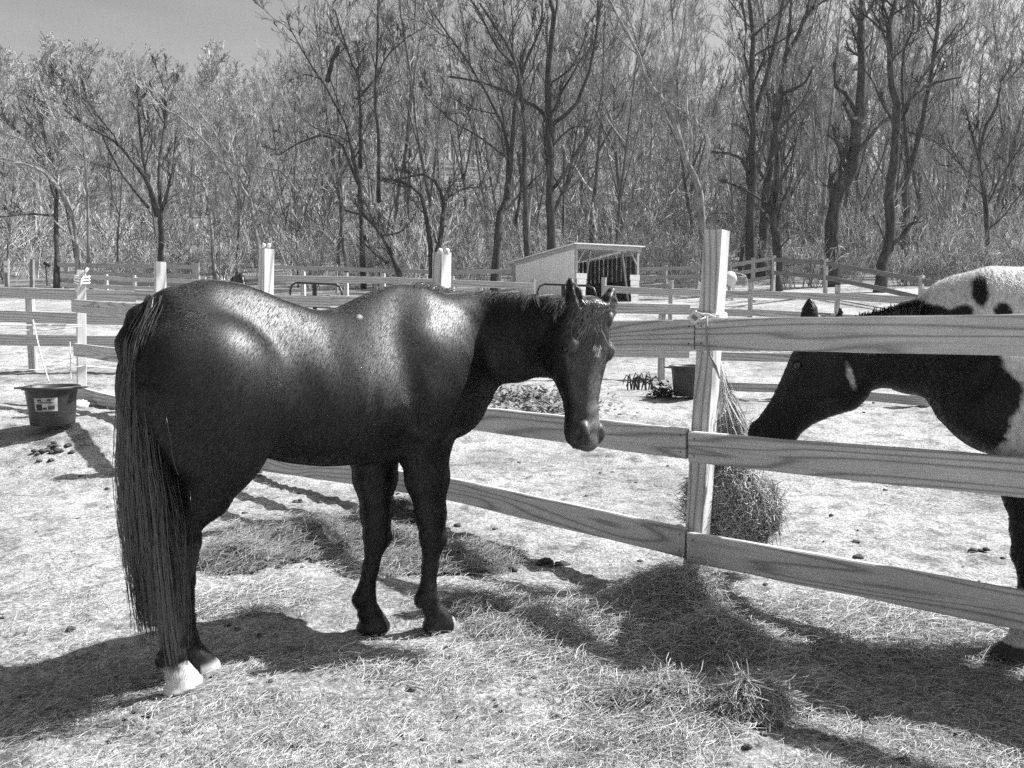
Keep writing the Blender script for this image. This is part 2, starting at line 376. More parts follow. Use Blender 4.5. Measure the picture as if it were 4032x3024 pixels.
        for ax in range(3):
            o1, o2 = [(1, 2), (2, 0), (0, 1)][ax]
            sl0 = [slice(None)]*3; sl1 = [slice(None)]*3; sl0[ax] = slice(0, -1); sl1[ax] = slice(1, None)
            a = neg[tuple(sl0)]; b = neg[tuple(sl1)]
            for flip, mk in ((False, a & ~b), (True, ~a & b)):
                e = np.argwhere(mk); e = e[(e[:, o1] > 0) & (e[:, o2] > 0)]
                if not len(e): continue
                e = e[(e[:, o1] < n[o1]-1) & (e[:, o2] < n[o2]-1)]
                d1 = np.zeros(3, int); d1[o1] = 1; d2 = np.zeros(3, int); d2[o2] = 1
                q = [cid[tuple((e-d1-d2).T)], cid[tuple((e-d2).T)], cid[tuple(e.T)], cid[tuple((e-d1).T)]]
                if flip: q = q[::-1]
                Q.append(np.stack(q, 1))
        Q = np.concatenate(Q); Q = Q[(Q >= 0).all(1)]
        return V, Q

def smooth_v(V, Q, it=2, lam=.5):
    n = len(V); E = np.concatenate([Q[:, [0, 1]], Q[:, [1, 2]], Q[:, [2, 3]], Q[:, [3, 0]]])
    for _ in range(it):
        acc = np.zeros_like(V); c = np.zeros(n)
        for k in range(3):
            acc[:, k] = np.bincount(E[:, 0], V[E[:, 1], k], n)+np.bincount(E[:, 1], V[E[:, 0], k], n)
        c = np.bincount(E[:, 0], minlength=n)+np.bincount(E[:, 1], minlength=n)
        V = V*(1-lam)+lam*acc/np.maximum(c, 1)[:, None]
    return V

TRUNK = dict(
    x=[-.73, -.67, -.58, -.45, -.30, -.15, 0, .1, .2, .3, .4, .5, .6, .7, .78, .84],
    top=[1.36, 1.50, 1.575, 1.613, 1.597, 1.538, 1.489, 1.500, 1.548, 1.590, 1.618, 1.605, 1.55, 1.45, 1.32, 1.18],
    bot=[1.14, 1.00, .95, .93, .90, .845, .815, .81, .81, .815, .825, .84, .86, .89, .95, 1.03],
    hw=[.16, .215, .235, .24, .235, .245, .285, .315, .31, .295, .275, .26, .235, .20, .15, .08],
    narrow=[.25, .3, .35, .42, .46, .46, .46, .48, .52, .58, .6, .54, .4, .3, .2, .1])
def build_horse(sp):
    """sp: pose in the horse's own frame: x forward, y left, z up, origin on the ground"""
    h = sp.get('h', .01); v = Vox(sp['lo'], sp['hi'], h); T = TRUNK; sc = sp.get('fat', 1)
    v.loft((0, 0, 0), ((1, 0, 0), (0, 1, 0), (0, 0, 1)), T['x'], T['top'], T['bot'], [q*sc for q in T['hw']], ex=2.1, narrow=T['narrow'], wf=.36)
    for s in (-1, 1):
        v.ell((-.45, s*.19, 1.06), (.17, .125, .29), .13, R=rotY(.15)); v.ell((-.49, s*.155, 1.20), (.21, .125, .24), .11); v.ell((-.62, s*.15, 1.14), (.135, .12, .25), .07)
        v.ell((-.17, s*.36, 1.16), (.08, .075, .22), .12, R=rotY(.15), cut=True)            # hollow of the flank
        v.ell((.52, s*.135, 1.18), (.17, .125, .27), .08, R=rotY(-.45)); v.ell((.66, s*.11, 1.08), (.13, .10, .14), .07)
        v.ell((.40, s*.175, 1.05), (.13, .085, .15), .08)
        v.seg((.60, s*.20, 1.42), (.735, s*.205, 1.16), .022, .022, k=.035, cut=True); v.seg((.30, s*.30, 1.32), (.36, s*.30, 1.0), .03, .035, k=.06, cut=True)
        for q in range(5): v.seg((.16-.075*q, s*.322, 1.22), (.10-.075*q, s*.325, .98), .018, .018, k=.035, cut=True)
    for leg in sp['legs']:
        hind = leg['hind']; P = [np.array(q, float) for q in leg['p']]; s = leg['s']
        if hind:   # p: hip-thigh top, stifle, hock, fetlock, coronet, toe
            th, st, hk, ft, cr, to = P
            v.ell((th+st)/2+np.array([-.05, 0, .0]), (.17, .115, .29), .08, R=rotY(.25))
            v.ell(st+[-.02, 0, 0], (.11, .095, .13), .07); v.ell(hk+[.0, 0, .02], (.052, .045, .07), .03)
            v.path([(st+[-.04, 0, -.02], .115, .10), (st*.55+hk*.45+[-.03, 0, 0], .095, .07), (hk+(-.015, 0, .09), .062, .045), (hk, .058, .046)], (1, 0, 0), .05)
            v.seg(hk+[-.05, 0, .07], hk+[-.10, 0, .28], .022, .03, k=.035); v.ell(hk+[-.055, 0, .065], (.03, .026, .04), .03)
            v.path([(hk, .056, .044), (hk*.85+ft*.15, .05, .04), (hk*.6+ft*.4, .038, .03), (hk*.2+ft*.8, .036, .029), (ft, .044, .038)], (1, 0, 0), .02)
        else:      # p: elbow, knee, fetlock, coronet, toe
            el, kn, ft, cr, to = P
            v.ell(el+[.0, 0, .04], (.13, .09, .17), .07)
            v.path([(el, .125, .10), (el*.62+kn*.38, .098, .078), (el*.25+kn*.75, .066, .056), (kn, .058, .052)], (1, 0, 0), .04)
            v.ell(kn+[.008, 0, .0], (.058, .052, .065), .025); v.ell(kn+[-.045, 0, .02], (.02, .022, .035), .02)
            v.path([(kn, .05, .046), (kn*.8+ft*.2, .043, .034), (kn*.5+ft*.5, .037, .029), (kn*.15+ft*.85, .038, .031), (ft, .048, .042)], (1, 0, 0), .018)
        v.ell(ft+[-.035, 0, -.012], (.026, .03, .035), .02)
        v.seg(ft, cr, .042, .046, .036, .046, (1, 0, 0), .02)
        v.ell((cr[0]-.012*np.sign(d_x(to, cr)), cr[1], .034), (.05, .052, .036), .02)      # heel bulbs
        # hoof: a slanting truncated cone with a flat sole
        d = to-cr; bot = np.array([to[0], to[1], 0.]);
        v.seg(cr+[0, 0, -.0], np.array([(cr[0]+to[0])/2+.015*np.sign(d[0]+1e-6)*leg.get('f', 1), (cr[1]+to[1])/2, .018]), .052, .068, .048, .060, (1, 0, 0), .01)
    v.path([((-.60, 0, 1.505), .045, .045), ((-.69, 0, 1.45), .046, .044), ((-.735, 0, 1.36), .042, .04), ((-.745, 0, 1.22), .03, .03)], (0, 1, 0), .05)
    if True:
        nk = sp['neck']; v.path(nk, (0, 0, 1), .09)
    # head
    HO = np.array(sp['poll'], float); L_ = nrm(sp['Ldir']); U_ = np.array(sp['Udir'], float); U_ = nrm(U_-L_*(U_@L_)); S_ = np.cross(-L_, U_); f = sp.get('hs', 1)
    ts = np.array([-.03, .03, .10, .17, .25, .33, .40, .47, .54, .59, .62])*f
    top = np.array([-.03, .0, .008, .005, -.005, -.012, -.016, -.012, -.006, -.02, -.05])*f
    bot = -np.array([.12, .17, .235, .262, .25, .20, .165, .145, .145, .13, .09])*f*sp.get('hd', 1)
    hwd = np.array([.05, .075, .092, .096, .085, .066, .053, .052, .058, .052, .03])*f*np.interp(ts/f, [0, .28, .5], [sp.get('hwf', 1)]*2+[1+.4*(sp.get('hwf', 1)-1)])
    v.loft(HO, (L_, S_, U_), ts, top, bot, hwd, k=.03, ex=2.35, nt_=np.array([0, 0, .1, .25, .35, .35, .3, .2, .15, .1, 0]))
    wf_ = lambda t: np.interp(t, [0, .28, .5], [sp.get('hwf', 1)]*2+[1+.4*(sp.get('hwf', 1)-1)]); W = lambda t, s_, u: HO+(L_*t+S_*s_*wf_(t)+U_*u)*f
    RH = np.stack([L_, S_, U_], 1)
    for s in (-1, 1):
        v.ell(W(.172, s*.082, -.052), np.array([.045, .030, .036])*f, .022, R=RH)          # brow
        v.ell(W(.20, s*.070, -.185), np.array([.10, .030, .075])*f, .03, R=RH)            # cheek
        v.seg(W(.21, s*.088, -.075), W(.36, s*.055, -.075), .012, .012, k=.02)            # facial crest
        v.ell(W(.185, s*.112, -.062), np.array([.022, .014, .015])*f, .010, R=RH, cut=True)
        v.ell(W(.548, s*.043, -.03), np.array([.045, .02, .034])*f, .02, R=RH)            # nostril rim
        v.ell(W(.555, s*.064, -.038), np.array([.026, .022, .016])*f, .008, R=RH, cut=True)
    v.ell(W(-.015, 0, -.06), np.array([.045, .07, .075])*f, .05, R=RH)                    # poll
    v.ell(W(.59, 0, -.045), np.array([.04, .042, .045])*f, .02, R=RH)                     # upper lip
    v.ell(W(.565, 0, -.125), np.array([.038, .036, .03])*f, .02, R=RH)                    # chin
    v.seg(W(.61, -.05, -.085), W(.61, .05, -.085), .006, .006, k=.006, cut=True)
    for s in (-1, 1): v.seg(W(.605, s*.05, -.088), W(.52, s*.062, -.10), .005, .005, k=.006, cut=True)
    for e in sp['ears']:
        b_, t_, fr = [np.array(q, float) for q in e]; ax = t_-b_
        v.path([(b_-ax*.12, .036, .036), (b_+ax*.25, .043, .038), (b_+ax*.55, .038, .032), (b_+ax*.85, .019, .016), (t_, .006, .006)], (0, 1, .1), .012)
        fr = nrm(fr)*.040; v.path([(b_+ax*.18+fr, .014, .018), (b_+ax*.5+fr*.9, .017, .017), (b_+ax*.86+fr*.45, .007, .006)], (0, 1, .1), .008) if False else [v.seg(b_+ax*.15+fr, b_+ax*.55+fr*.85, .017, .016, k=.006, cut=True), v.seg(b_+ax*.55+fr*.85, b_+ax*.82+fr*.5, .016, .004, k=.006, cut=True)]
    F = v.F                                                                               # flat soles
    zz = v.lo[2]+h*np.arange(v.n[2]); v.F = np.maximum(F, -(zz[None, None, :]-.004).astype(np.float32))
    V, Q = v.surf(); V = smooth_v(V, Q, 2, .35)
    return V, Q, dict(W=W, RH=RH, f=f, HO=HO, L=L_, S=S_, U=U_)
def d_x(a, b): return a[0]-b[0]+1e-6
def rotY(a): c, s = math.cos(a), math.sin(a); return np.array([[c, 0, s], [0, 1, 0], [-s, 0, c]])

def coat_mat(name, lo, hi, rough=.36, spec=.6, bumps=.35, streak=(9, 60, 14)):
    """short coat: 'tone' (0 dark hair .. 1 white hair), streaked by the lie of the hair"""
    m, nt, b = new_mat(name, .02, rough, spec); n = N(nt)
    a = n.node('ShaderNodeAttribute'); a.attribute_name = 'tone'
    base = n.ramp(a.outputs['Fac'], [(0, lo), (1, hi)])
    P = n.coord('Object', (1, 1, 1)); f = n.noise(n.coord('Object', (1, 1, .14)), 230, 3, .65, .3); f2 = n.noise(n.coord('Object', (1, 1, .3)), 30, 4, .65, .8)
    n.link(n.math('MULTIPLY', base, n.math('MULTIPLY_ADD', f, .9, .55)), b.inputs['Base Color'])
    n.link(n.math('MULTIPLY_ADD', f2, .16, rough-.08), b.inputs['Roughness'])
    n.bump(n.math('ADD', f, n.math('MULTIPLY', f2, .6)), bumps, .0035, b)
    return m
M['bay'] = coat_mat('dark_bay_coat', .002, .6, .43, .5, .25)
M['pinto'] = coat_mat('pinto_coat', .004, .55, .5, .3, .25)
M['palecoat'] = coat_mat('white_horse_coat', .3, .75, .6, .3)
M['mane'] = tone_mat('dark_horse_hair', .006, .12, .38, 1.0)
M['palehair'] = tone_mat('pale_horse_hair', .4, .7, .6, .4)
M['eye'] = new_mat('horse_eye', .004, .08, .6)[0]

def strands(name, polys_list, rad, mat, parent, tone=None, n=3):
    P = np.array(polys_list); k, m, _ = P.shape
    R = np.broadcast_to(rad, (k, m)) if np.ndim(rad) else np.full((k, m), rad)
    V, F = tubes_vec(P, np.array(R), n); o = mesh_np(name, V, F, mat=mat, smooth=False)
    tn = RS.rand(k) if tone is None else tone; fattr(o, 'tone', np.repeat(tn, m*n))
    if parent: o.parent = parent
    return o

def frame_obj(name, O, heading, label, cat):
    e = empty(name, (O[0], O[1], O[2]), label, cat); e.rotation_euler = (0, 0, heading); return e
def local_J(O, heading):
    F = np.array([math.cos(heading), math.sin(heading), 0]); L = np.array([-math.sin(heading), math.cos(heading), 0]); Rm = np.stack([F, L, [0, 0, 1]])
    def J(px, py, lat):
        d = ray(px, py); c = np.array([0, 0, CAMH]); t = (lat-(c-O)@L)/(d@L); return Rm@(c+d*t-O)
    def Wd(p): return Rm@(np.array(p)-O)
    return J, Wd, Rm

# ---- the dark horse
OA = np.array([-.85, 3.42, 0.]); HA = math.radians(36); J, Wd, RmA = local_J(OA, HA)
pollA = Wd(at(599, 309, 3.50))
Lw = RmA@np.array([-.035, -.15, -1.]); Uw = RmA@np.array([.62, -.78, 0.])
neckA = [((.50, 0, 1.30), .26, .17), ((.68, -.03, 1.26), .25, .16)] + [(Wd(at(px, py, Y)), r, w_) for px, py, Y, r, w_ in
         [(474, 338, 3.86, .225, .12), (516, 337, 3.78, .195, .10), (552, 336, 3.68, .17, .09), (578, 338, 3.62, .145, .085)]]
legsA = [
    dict(hind=False, s=-1, p=[J(424, 442, -.15)+[0, 0, 0], J(433, 538, -.155), J(427, 596, -.16), J(435, 614, -.165), J(444, 628, -.165)]),
    dict(hind=False, s=1, p=[(.30, .06, .88), J(377, 537, .0), J(365, 596, -.0), J(369, 613, -.01), J(377, 628, -.01)]),
    dict(hind=True, s=-1, p=[(-.50, -.14, 1.2), (-.40, -.16, .96), (-.615, -.13, .55), (-.655, -.14, .17), (-.635, -.145, .09), (-.60, -.15, .0)]),
    dict(hind=True, s=1, p=[(-.50, .12, 1.2), (-.38, .12, .96), (-.56, .04, .55), (-.575, -.0, .17), (-.545, -.0, .09), (-.50, -.0, .0)])]
_L = nrm(Lw); _U = nrm(Uw-_L*(Uw@_L)); _S = np.cross(-_L, _U)
WA = lambda t, s_, u: pollA+_L*t+_S*s_+_U*u
earsA = [(WA(.02, s_*.085, -.045), WA(-.125, s_*.135, -.05), _U+_S*s_*.1) for s_ in (-1, 1)]
specA = dict(lo=(-.95, -.95, -.03), hi=(1.35, .5, 1.85), h=.0085, legs=legsA, neck=neckA, poll=pollA, Ldir=Lw, Udir=Uw, ears=earsA, hs=.995, hd=1.22, hwf=1.36)
VA, QA, hA = build_horse(specA)
horse = frame_obj('dark_horse', OA, HA, 'glossy dark horse standing in the foreground with its head turned to the fence', 'horse')
ob = mesh_np('body', VA, QA, mat=M['bay'], smooth=True); ob.parent = horse
tone = np.zeros(len(VA))
def soft(d, w_): return np.clip(.5-d/w_, 0, 1)
nz = (vnoise(VA[:, 0]*1+VA[:, 2]*.7, VA[:, 1]+VA[:, 2]*1.3, 60, 5)-.5)
# white sock on near hind, blaze star on the forehead, pale hoof toes
near_h = (VA[:, 0] < -.45) & (VA[:, 1] < -.075) & (VA[:, 2] < .3)
tone = np.maximum(tone, near_h*soft(VA[:, 2]-.135+nz*.03, .02)*np.where(VA[:, 2] < .05+.02*(VA[:, 0]+.6)/.1, .22, 1.))
tone = np.maximum(tone, ((VA[:, 0] < -.3) & (VA[:, 1] > -.075) & (VA[:, 2] < .1))*.55*soft(VA[:, 2]-.06, .02)*(VA[:, 0] > -.53))
tone = np.maximum(tone, ((VA[:, 0] > .48) & (VA[:, 2] < .06))*.6*(VA[:, 0] > .56))
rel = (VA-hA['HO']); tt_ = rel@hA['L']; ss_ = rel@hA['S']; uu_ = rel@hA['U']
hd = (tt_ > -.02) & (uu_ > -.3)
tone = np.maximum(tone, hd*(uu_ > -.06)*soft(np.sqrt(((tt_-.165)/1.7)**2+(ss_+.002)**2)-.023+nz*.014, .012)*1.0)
tone = np.maximum(tone, hd*(uu_ > -.05)*.26*soft(np.abs(ss_)-.036+nz*.02, .03)*soft(.2-tt_, .08)*(.4+.9*vnoise(VA[:, 2], VA[:, 1], 30, 12)))  # sunlit sheen down the nose, painted into the coat tone
tone = np.maximum(tone, hd*.10*soft(-(uu_+.09), .05)*(.5+1.2*vnoise(VA[:, 0]*1+VA[:, 2], VA[:, 1]-VA[:, 2], 18, 9)))  # paler face front: dust, plus light from above painted into the tone
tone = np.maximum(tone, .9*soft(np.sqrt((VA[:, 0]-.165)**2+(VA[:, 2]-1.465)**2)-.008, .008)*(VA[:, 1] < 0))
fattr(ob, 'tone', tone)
def eyes(hd_, parent):
    mb = MB()
    for s in (-1, 1):
        c = hd_['W'](.185, s*.100, -.062); r = .0185*hd_['f']; u = np.linspace(0, PI, 9); vv = np.linspace(0, 2*PI, 13)[:-1]
        V = [[c[0]+r*math.sin(a)*math.cos(b), c[1]+r*math.sin(a)*math.sin(b), c[2]+r*math.cos(a)] for a in u for b in vv]
        F = [[i*12+j, i*12+(j+1) % 12, (i+1)*12+(j+1) % 12, (i+1)*12+j] for i in range(8) for j in range(12)]
        o = MB().add(V, F).build('eye', M['eye'], smooth=True); o.parent = parent
eyes(hA, horse)
# tail
def tail_strands(n, dock, end_z, fan, seed, m=16, bulge=None):
    r = np.random.RandomState(seed); out = []; t = np.linspace(0, 1, m); nc = max(8, n//38); CA = r.normal(0, 1, nc); CB = r.normal(0, 1, nc); CL = .5+.5*r.beta(2.0, 1, nc); CP = r.uniform(0, 6.3, nc); CR = r.uniform(-.16, .02, nc)
    for i in range(n):
        c = r.randint(nc); loose = .09+(.5 if r.rand() < .08 else 0); a = CA[c]+r.normal(0, loose); b = CB[c]+r.normal(0, loose)
        root = np.array(dock)+[r.uniform(0, .05), r.normal(0, .028), CR[c]+r.uniform(-.03, .03)]
        L = (root[2]-end_z)*CL[c]*r.uniform(.85, 1.03); sx = -.075*np.sin(np.minimum(t*4, 1)*PI/2)
        x = root[0]+sx+.025*np.sin(t*PI)*b+.03*b*t; y = root[1]+fan*a*t**.7*(1-.25*t)+.03*np.sin(t*PI*1.3)*b
        wv = (.014*np.sin(t*9+CP[c])+.007*np.sin(t*24+CP[c]*2+r.rand()*.8))*t**.6; out.append(np.stack([x+wv*.6, y+wv*(1 if CP[c] > 3 else -1), root[2]-L*t], 1))
    return out
P = tail_strands(4200, (-.672, .0, 1.50), .18, .108, 3)
P = np.array(P); tcol = np.linspace(0, 1, 16)[None, :]
P[:, :, 1] += -.085*tcol**.5; P[:, :, 0] += .03*tcol**1.5
strands('tail', P, np.linspace(.0020, .0008, 16)[None, :], M['mane'], horse, tone=RS.rand(len(P))**2*.6)
# mane: crest line from withers to poll, hair falls to the near side
cr = [J(p_, q_, l_) if l_ is not None else None for p_, q_, l_ in [(405, 284, 0), (432, 285, 0)]]
crW = [Wd(at(px, py, Y)) for px, py, Y in [(455, 293, 3.88), (485, 293, 3.84), (520, 295, 3.77), (550, 299, 3.68), (575, 304, 3.60), (592, 305, 3.55)]]
crest = np.array(cr+crW)
def along(C, t):
    i = np.linspace(0, 1, len(C)); return np.array([np.interp(t, i, C[:, k]) for k in range(3)])
out = []; r = np.random.RandomState(5); side = RmA@nrm(np.array([-.35, -.93, 0]))
mc = r.rand(110); mdr = r.normal(-.15, .35, 110); mln = r.uniform(.8, 1.5, 110)
for i in range(3400):
    ic = r.randint(110); t = float(np.clip(.08+.89*mc[ic]+r.normal(0, .006), .05, .98)); b0 = along(crest, t)+r.normal(0, .006, 3); L_ = r.uniform(.11, .17)*mln[ic]*(1 if t > .25 else .8); tt = np.linspace(0, 1, 7)
    o_ = np.sin(np.minimum(tt*1.3, 1)*PI/2)*.075*r.uniform(.55, 1.1); dr = mdr[ic]+r.normal(0, .06)
    al = along(crest, min(t+.02, 1))-along(crest, t-.02); al = nrm(al)
    p = b0[None]+side[None]*o_[:, None]+al[None]*(dr*L_*tt)[:, None]; p[:, 2] += .018*np.sin(tt*PI*.8)-L_*tt**1.5
    out.append(p)
strands('mane', out, np.linspace(.0022, .001, 7)[None, :], M['mane'], horse, tone=np.clip(r.rand(3400)*1.1, 0, 1))
out = []
for i in range(300):   # forelock
    s0 = r.normal(-.008, .024); b0 = 0; L_ = r.uniform(.07, .21)*(1-.3*abs(s0)/.03*(s0 > 0)); tt = np.linspace(0, 1, 8); sl = r.normal(-.05, .09); wv = r.uniform(0, 6)
    hw_ = lambda q: np.interp(q, [-.03, .05, .12, .2], [.06, .075, .085, .09])
    p = []
    for q in tt:
        tq = -.03+L_*q; ss = s0+sl*q*L_*1.6+.005*math.sin(q*9+wv); uu = .012-.6*max(0, abs(ss)-.03)+.010*math.sin(min(q*2.4, 1)*PI)+r.normal(0, .0008)
        p.append(hA['W'](tq, ss, uu))
    out.append(p)
strands('forelock', out, np.linspace(.0019, .0008, 8)[None, :], M['mane'], horse, tone=np.clip(r.rand(300)*1.5, 0, 1))
def coat_hair(V, Q, tone, n, L, rad, mat, parent, seed, zmin=.09, view=None):
    """short lying coat: many tiny hairs following the lie of the coat"""
    r = np.random.RandomState(seed); a = V[Q[:, 1]]-V[Q[:, 0]]; b = V[Q[:, 2]]-V[Q[:, 0]]; c = V[Q[:, 3]]-V[Q[:, 0]]
    nn = np.cross(a, b)+np.cross(b, c); ar = np.linalg.norm(nn, axis=1)+1e-12; nn /= ar[:, None]; ok = V[Q].mean(1)[:, 2] > zmin
    w_ = ar*ok; i = r.choice(len(Q), n, p=w_/w_.sum()); u = r.rand(n, 1); v = r.rand(n, 1); q = Q[i]
    p = (V[q[:, 0]]*(1-u)+V[q[:, 1]]*u)*(1-v)+(V[q[:, 3]]*(1-u)+V[q[:, 2]]*u)*v; N_ = nn[i]
    fx = -.35-.5*vnoise(p[:, 0], p[:, 2], 3, 8); d = np.stack([fx, 0*fx, -np.ones(n)], 1)+r.normal(0, .10, (n, 3)); d -= (d*N_).sum(1)[:, None]*N_
    ln = np.linalg.norm(d, axis=1)[:, None]; d = np.where(ln < .35, d+np.array([-.6, 0, 0])-(np.array([-.6, 0, 0])*N_).sum(1)[:, None]*N_, d); d /= np.linalg.norm(d, axis=1)[:, None]+1e-9
    l = (L*r.uniform(.6, 1.2, n))[:, None]; P = np.stack([p-N_*.0005, p+d*l*.5+N_*(.0018+.0012*r.rand(n, 1)), p+d*l+N_*(.0012+.002*r.rand(n, 1))], 1)
    R = np.full((n, 3), rad)*np.array([1, .9, .35]); Vv, F = tubes_vec(P, R, 3); o = mesh_np('coat_hair', Vv, F, mat=mat, smooth=True); o.parent = parent
    fattr(o, 'tone', np.repeat(np.clip(tone[q[:, 0]]+r.uniform(-.02, .05, n)*.5, 0, 1), 9)); return o
M['fur'] = tone_mat('lying_coat_hair', .0025, .6, .45, .5)
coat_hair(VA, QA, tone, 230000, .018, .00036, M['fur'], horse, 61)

# ---- the pinto behind the fence
HB = math.atan2(.37, -.93); OB = np.array([2.67, 3.17, 0.]); JB, WB, RmB = local_J(OB, HB)
pollB = WB(at(812, 322, 4.02))
LB = RmB@np.array([-.27, .18, -.62]); UB = RmB@np.array([-.75, .5, .5])
neckB = [((.46, 0, 1.38), .27, .17), ((.64, 0, 1.375), .285, .15)] + [(WB(at(px, py, Y)), r_, w_) for px, py, Y, r_, w_ in
         [(957, 345, 3.52, .285, .13), (908, 348, 3.74, .195, .10), (870, 352, 3.9, .16, .09), (840, 352, 4.0, .14, .085)]]
legsB = [
    dict(hind=False, s=1, p=[(.50, .14, .88), (.49, .13, .47), (.485, .125, .16), (.51, .12, .08), (.555, .12, 0)]),
    dict(hind=False, s=-1, p=[(.42, -.14, .88), (.40, -.13, .47), (.37, -.13, .16), (.40, -.13, .08), (.44, -.13, 0)]),
    dict(hind=True, s=1, p=[(-.50, .14, 1.2), (-.42, .15, .96), (-.62, .13, .55), (-.66, .13, .17), (-.63, .13, .09), (-.59, .13, 0)]),
    dict(hind=True, s=-1, p=[(-.50, -.14, 1.2), (-.42, -.15, .96), (-.52, -.13, .55), (-.56, -.13, .17), (-.53, -.13, .09), (-.49, -.13, 0)])]
earsB = [(WB(at(809, 322, 3.96)), WB(at(810, 298, 3.96)), RmB@np.array([-.6, -.6, .1])), (WB(at(833, 322, 4.12)), WB(at(842, 303, 4.12)), RmB@np.array([-.6, -.6, .1]))]
specB = dict(lo=(-.95, -.5, -.03), hi=(2.2, .5, 1.9), h=.011, legs=legsB, neck=neckB, poll=pollB, Ldir=LB, Udir=UB, ears=earsB, hs=1.12, hd=1.42)
VB, QB, hB = build_horse(specB)
pinto = frame_obj('pinto_horse', OB, HB, 'black and white pinto horse eating from the hay net across the fence', 'horse')
ob = mesh_np('body', VB, QB, mat=M['pinto'], smooth=True); ob.parent = pinto
x, y, z = VB.T; nz = (vnoise(x+z*.7, y+z*1.3, 40, 5)-.5)*.05+(vnoise(x+z*.7, z-y, 7, 6)-.5)*.14
edge = x-np.interp(z, [.7, .9, .96, 1.13, 1.2, 1.27, 1.35, 1.45, 1.5, 1.56, 1.7], [.48, .66, .62, .58, .57, .64, .66, .72, .84, .93, .98])+nz*.5                         # white behind the shoulder, black in front
tone = soft(edge, .02)
def spot(tone, px, py, lat, rx, rz, val=0.):
    c = JB(px, py, lat); d = np.sqrt(((x-c[0])/rx)**2+((z-c[2])/rz)**2)-1+nz*5; k = soft(d, .25)*(np.sign(y) == np.sign(lat) if lat else 1); return tone*(1-k)+val*k
top = z > 1.46
tone = spot(tone, 981, 294, .12, .035, .07); tone = spot(tone, 963, 313, .12, .05, .045); tone = spot(tone, 1000, 312, .12, .04, .05)
c = WB(at(851, 377, 3.9)); tone = np.maximum(tone, soft(np.sqrt(((x-c[0]-.25*(z-c[2]))/.022)**2+((z-c[2])/.075)**2)-1+nz*7, .4)*(x > 1.0))
tone = np.where((z < .45) & (x > .2), soft(z-.30+nz, .03), tone); tone = np.where((z < .085) & (x > .2), .05, tone)
fattr(ob, 'tone', tone); eyes(hB, pinto); coat_hair(VB, QB, tone, 90000, .016, .0006, M['fur'], pinto, 62)
P = np.array(tail_strands(500, (-.672, .0, 1.50), .35, .05, 13)); strands('tail', P, np.linspace(.004, .002, 16)[None, :], M['palehair'], pinto)
crest = np.array([JB(1000, 270, 0), JB(972, 275, 0), JB(944, 288, 0), JB(921, 296, 0), JB(880, 306, 0), WB(at(847, 315, 4.0)), WB(at(825, 320, 4.05))]); out = []; r = np.random.RandomState(6); side = np.array([0, -1., 0])
for i in range(900):
    t = r.uniform(.5, .98); b0 = along(crest, t)+r.normal(0, .008, 3)-[0, 0, .025]; L_ = r.uniform(.08, .2); tt = np.linspace(0, 1, 6)
    o_ = np.sin(np.minimum(tt*1.3, 1)*PI/2)*.08; p = b0[None]+side[None]*o_[:, None]; p[:, 2] += .012*np.sin(tt*PI)-L_*tt**1.5; out.append(p)
strands('mane', out, .0022, M['mane'], pinto)


# ------------------------------------------------------------------ boards, posts, fences
def board(name, p0, p1, h, t, mat, parent, up=(0, 0, 1), warp=.004, nseg=10, taper=1):
    """plank from p0 to p1 (centre line), height h along up, thickness t; local X runs along it"""
    p0 = np.array(p0, float); p1 = np.array(p1, float); L = np.linalg.norm(p1-p0); ax = (p1-p0)/L
    yy = nrm(np.cross(up, ax)); zz = np.cross(ax, yy); Rm = np.stack([ax, yy, zz], 1); r = np.random.RandomState(int(abs(p0[0]*977+p0[2]*313+p1[1]*71)) % 99991)
    c = min(.006, t*.18, h*.1); sec = [(-t/2+c, -h/2), (t/2-c, -h/2), (t/2, -h/2+c), (t/2, h/2-c), (t/2-c, h/2), (-t/2+c, h/2), (-t/2, h/2-c), (-t/2, -h/2+c)]
    xs = np.linspace(-L/2, L/2, nseg+1); V = []; wz = np.cumsum(r.normal(0, warp*.4, nseg+1)); wz -= np.interp(xs, [xs[0], xs[-1]], [wz[0], wz[-1]])
    wy = np.cumsum(r.normal(0, warp*.25, nseg+1)); wy -= np.interp(xs, [xs[0], xs[-1]], [wy[0], wy[-1]])
    for i, x_ in enumerate(xs):
        hh = 1+r.normal(0, .012)*(warp > 0)
        V += [[x_, y_+wy[i], z_*hh+wz[i]] for y_, z_ in sec]
    m = MB(); F = [[i*8+j, i*8+(j+1) % 8, (i+1)*8+(j+1) % 8, (i+1)*8+j] for i in range(nseg) for j in range(8)]
    m.P.setdefault(8, []).append(np.array([list(range(8))[::-1], list(range(nseg*8, nseg*8+8))], np.int32)); m.add(V, F)
    o = m.build(name, mat); o.location = Vector((p0+p1)/2); o.rotation_euler = Matrix(Rm.tolist()).to_euler()
    if parent is not None: o.parent = parent; o.location = Vector((p0+p1)/2)-parent.location
    return o
def post(base, top, s, mat, parent, yaw=0., name='post'):
    """square post; its grain runs along it"""
    up = (math.cos(yaw), math.sin(yaw), 0); return board(name, np.array(base)-[0, 0, .25], top, s, s, mat, parent, up=up, warp=.0015, nseg=8)
def nails(pts, nvec, parent, r_=.0045):
    nvec = nrm(nvec)
    for p in pts: MB().tube([np.array(p)-nvec*.006, np.array(p)+nvec*.002], r_, 8).build('nail', M['nail'], parent)
def ctr(px, ya, yb, Y): return at(px, (ya+yb)/2, Y)

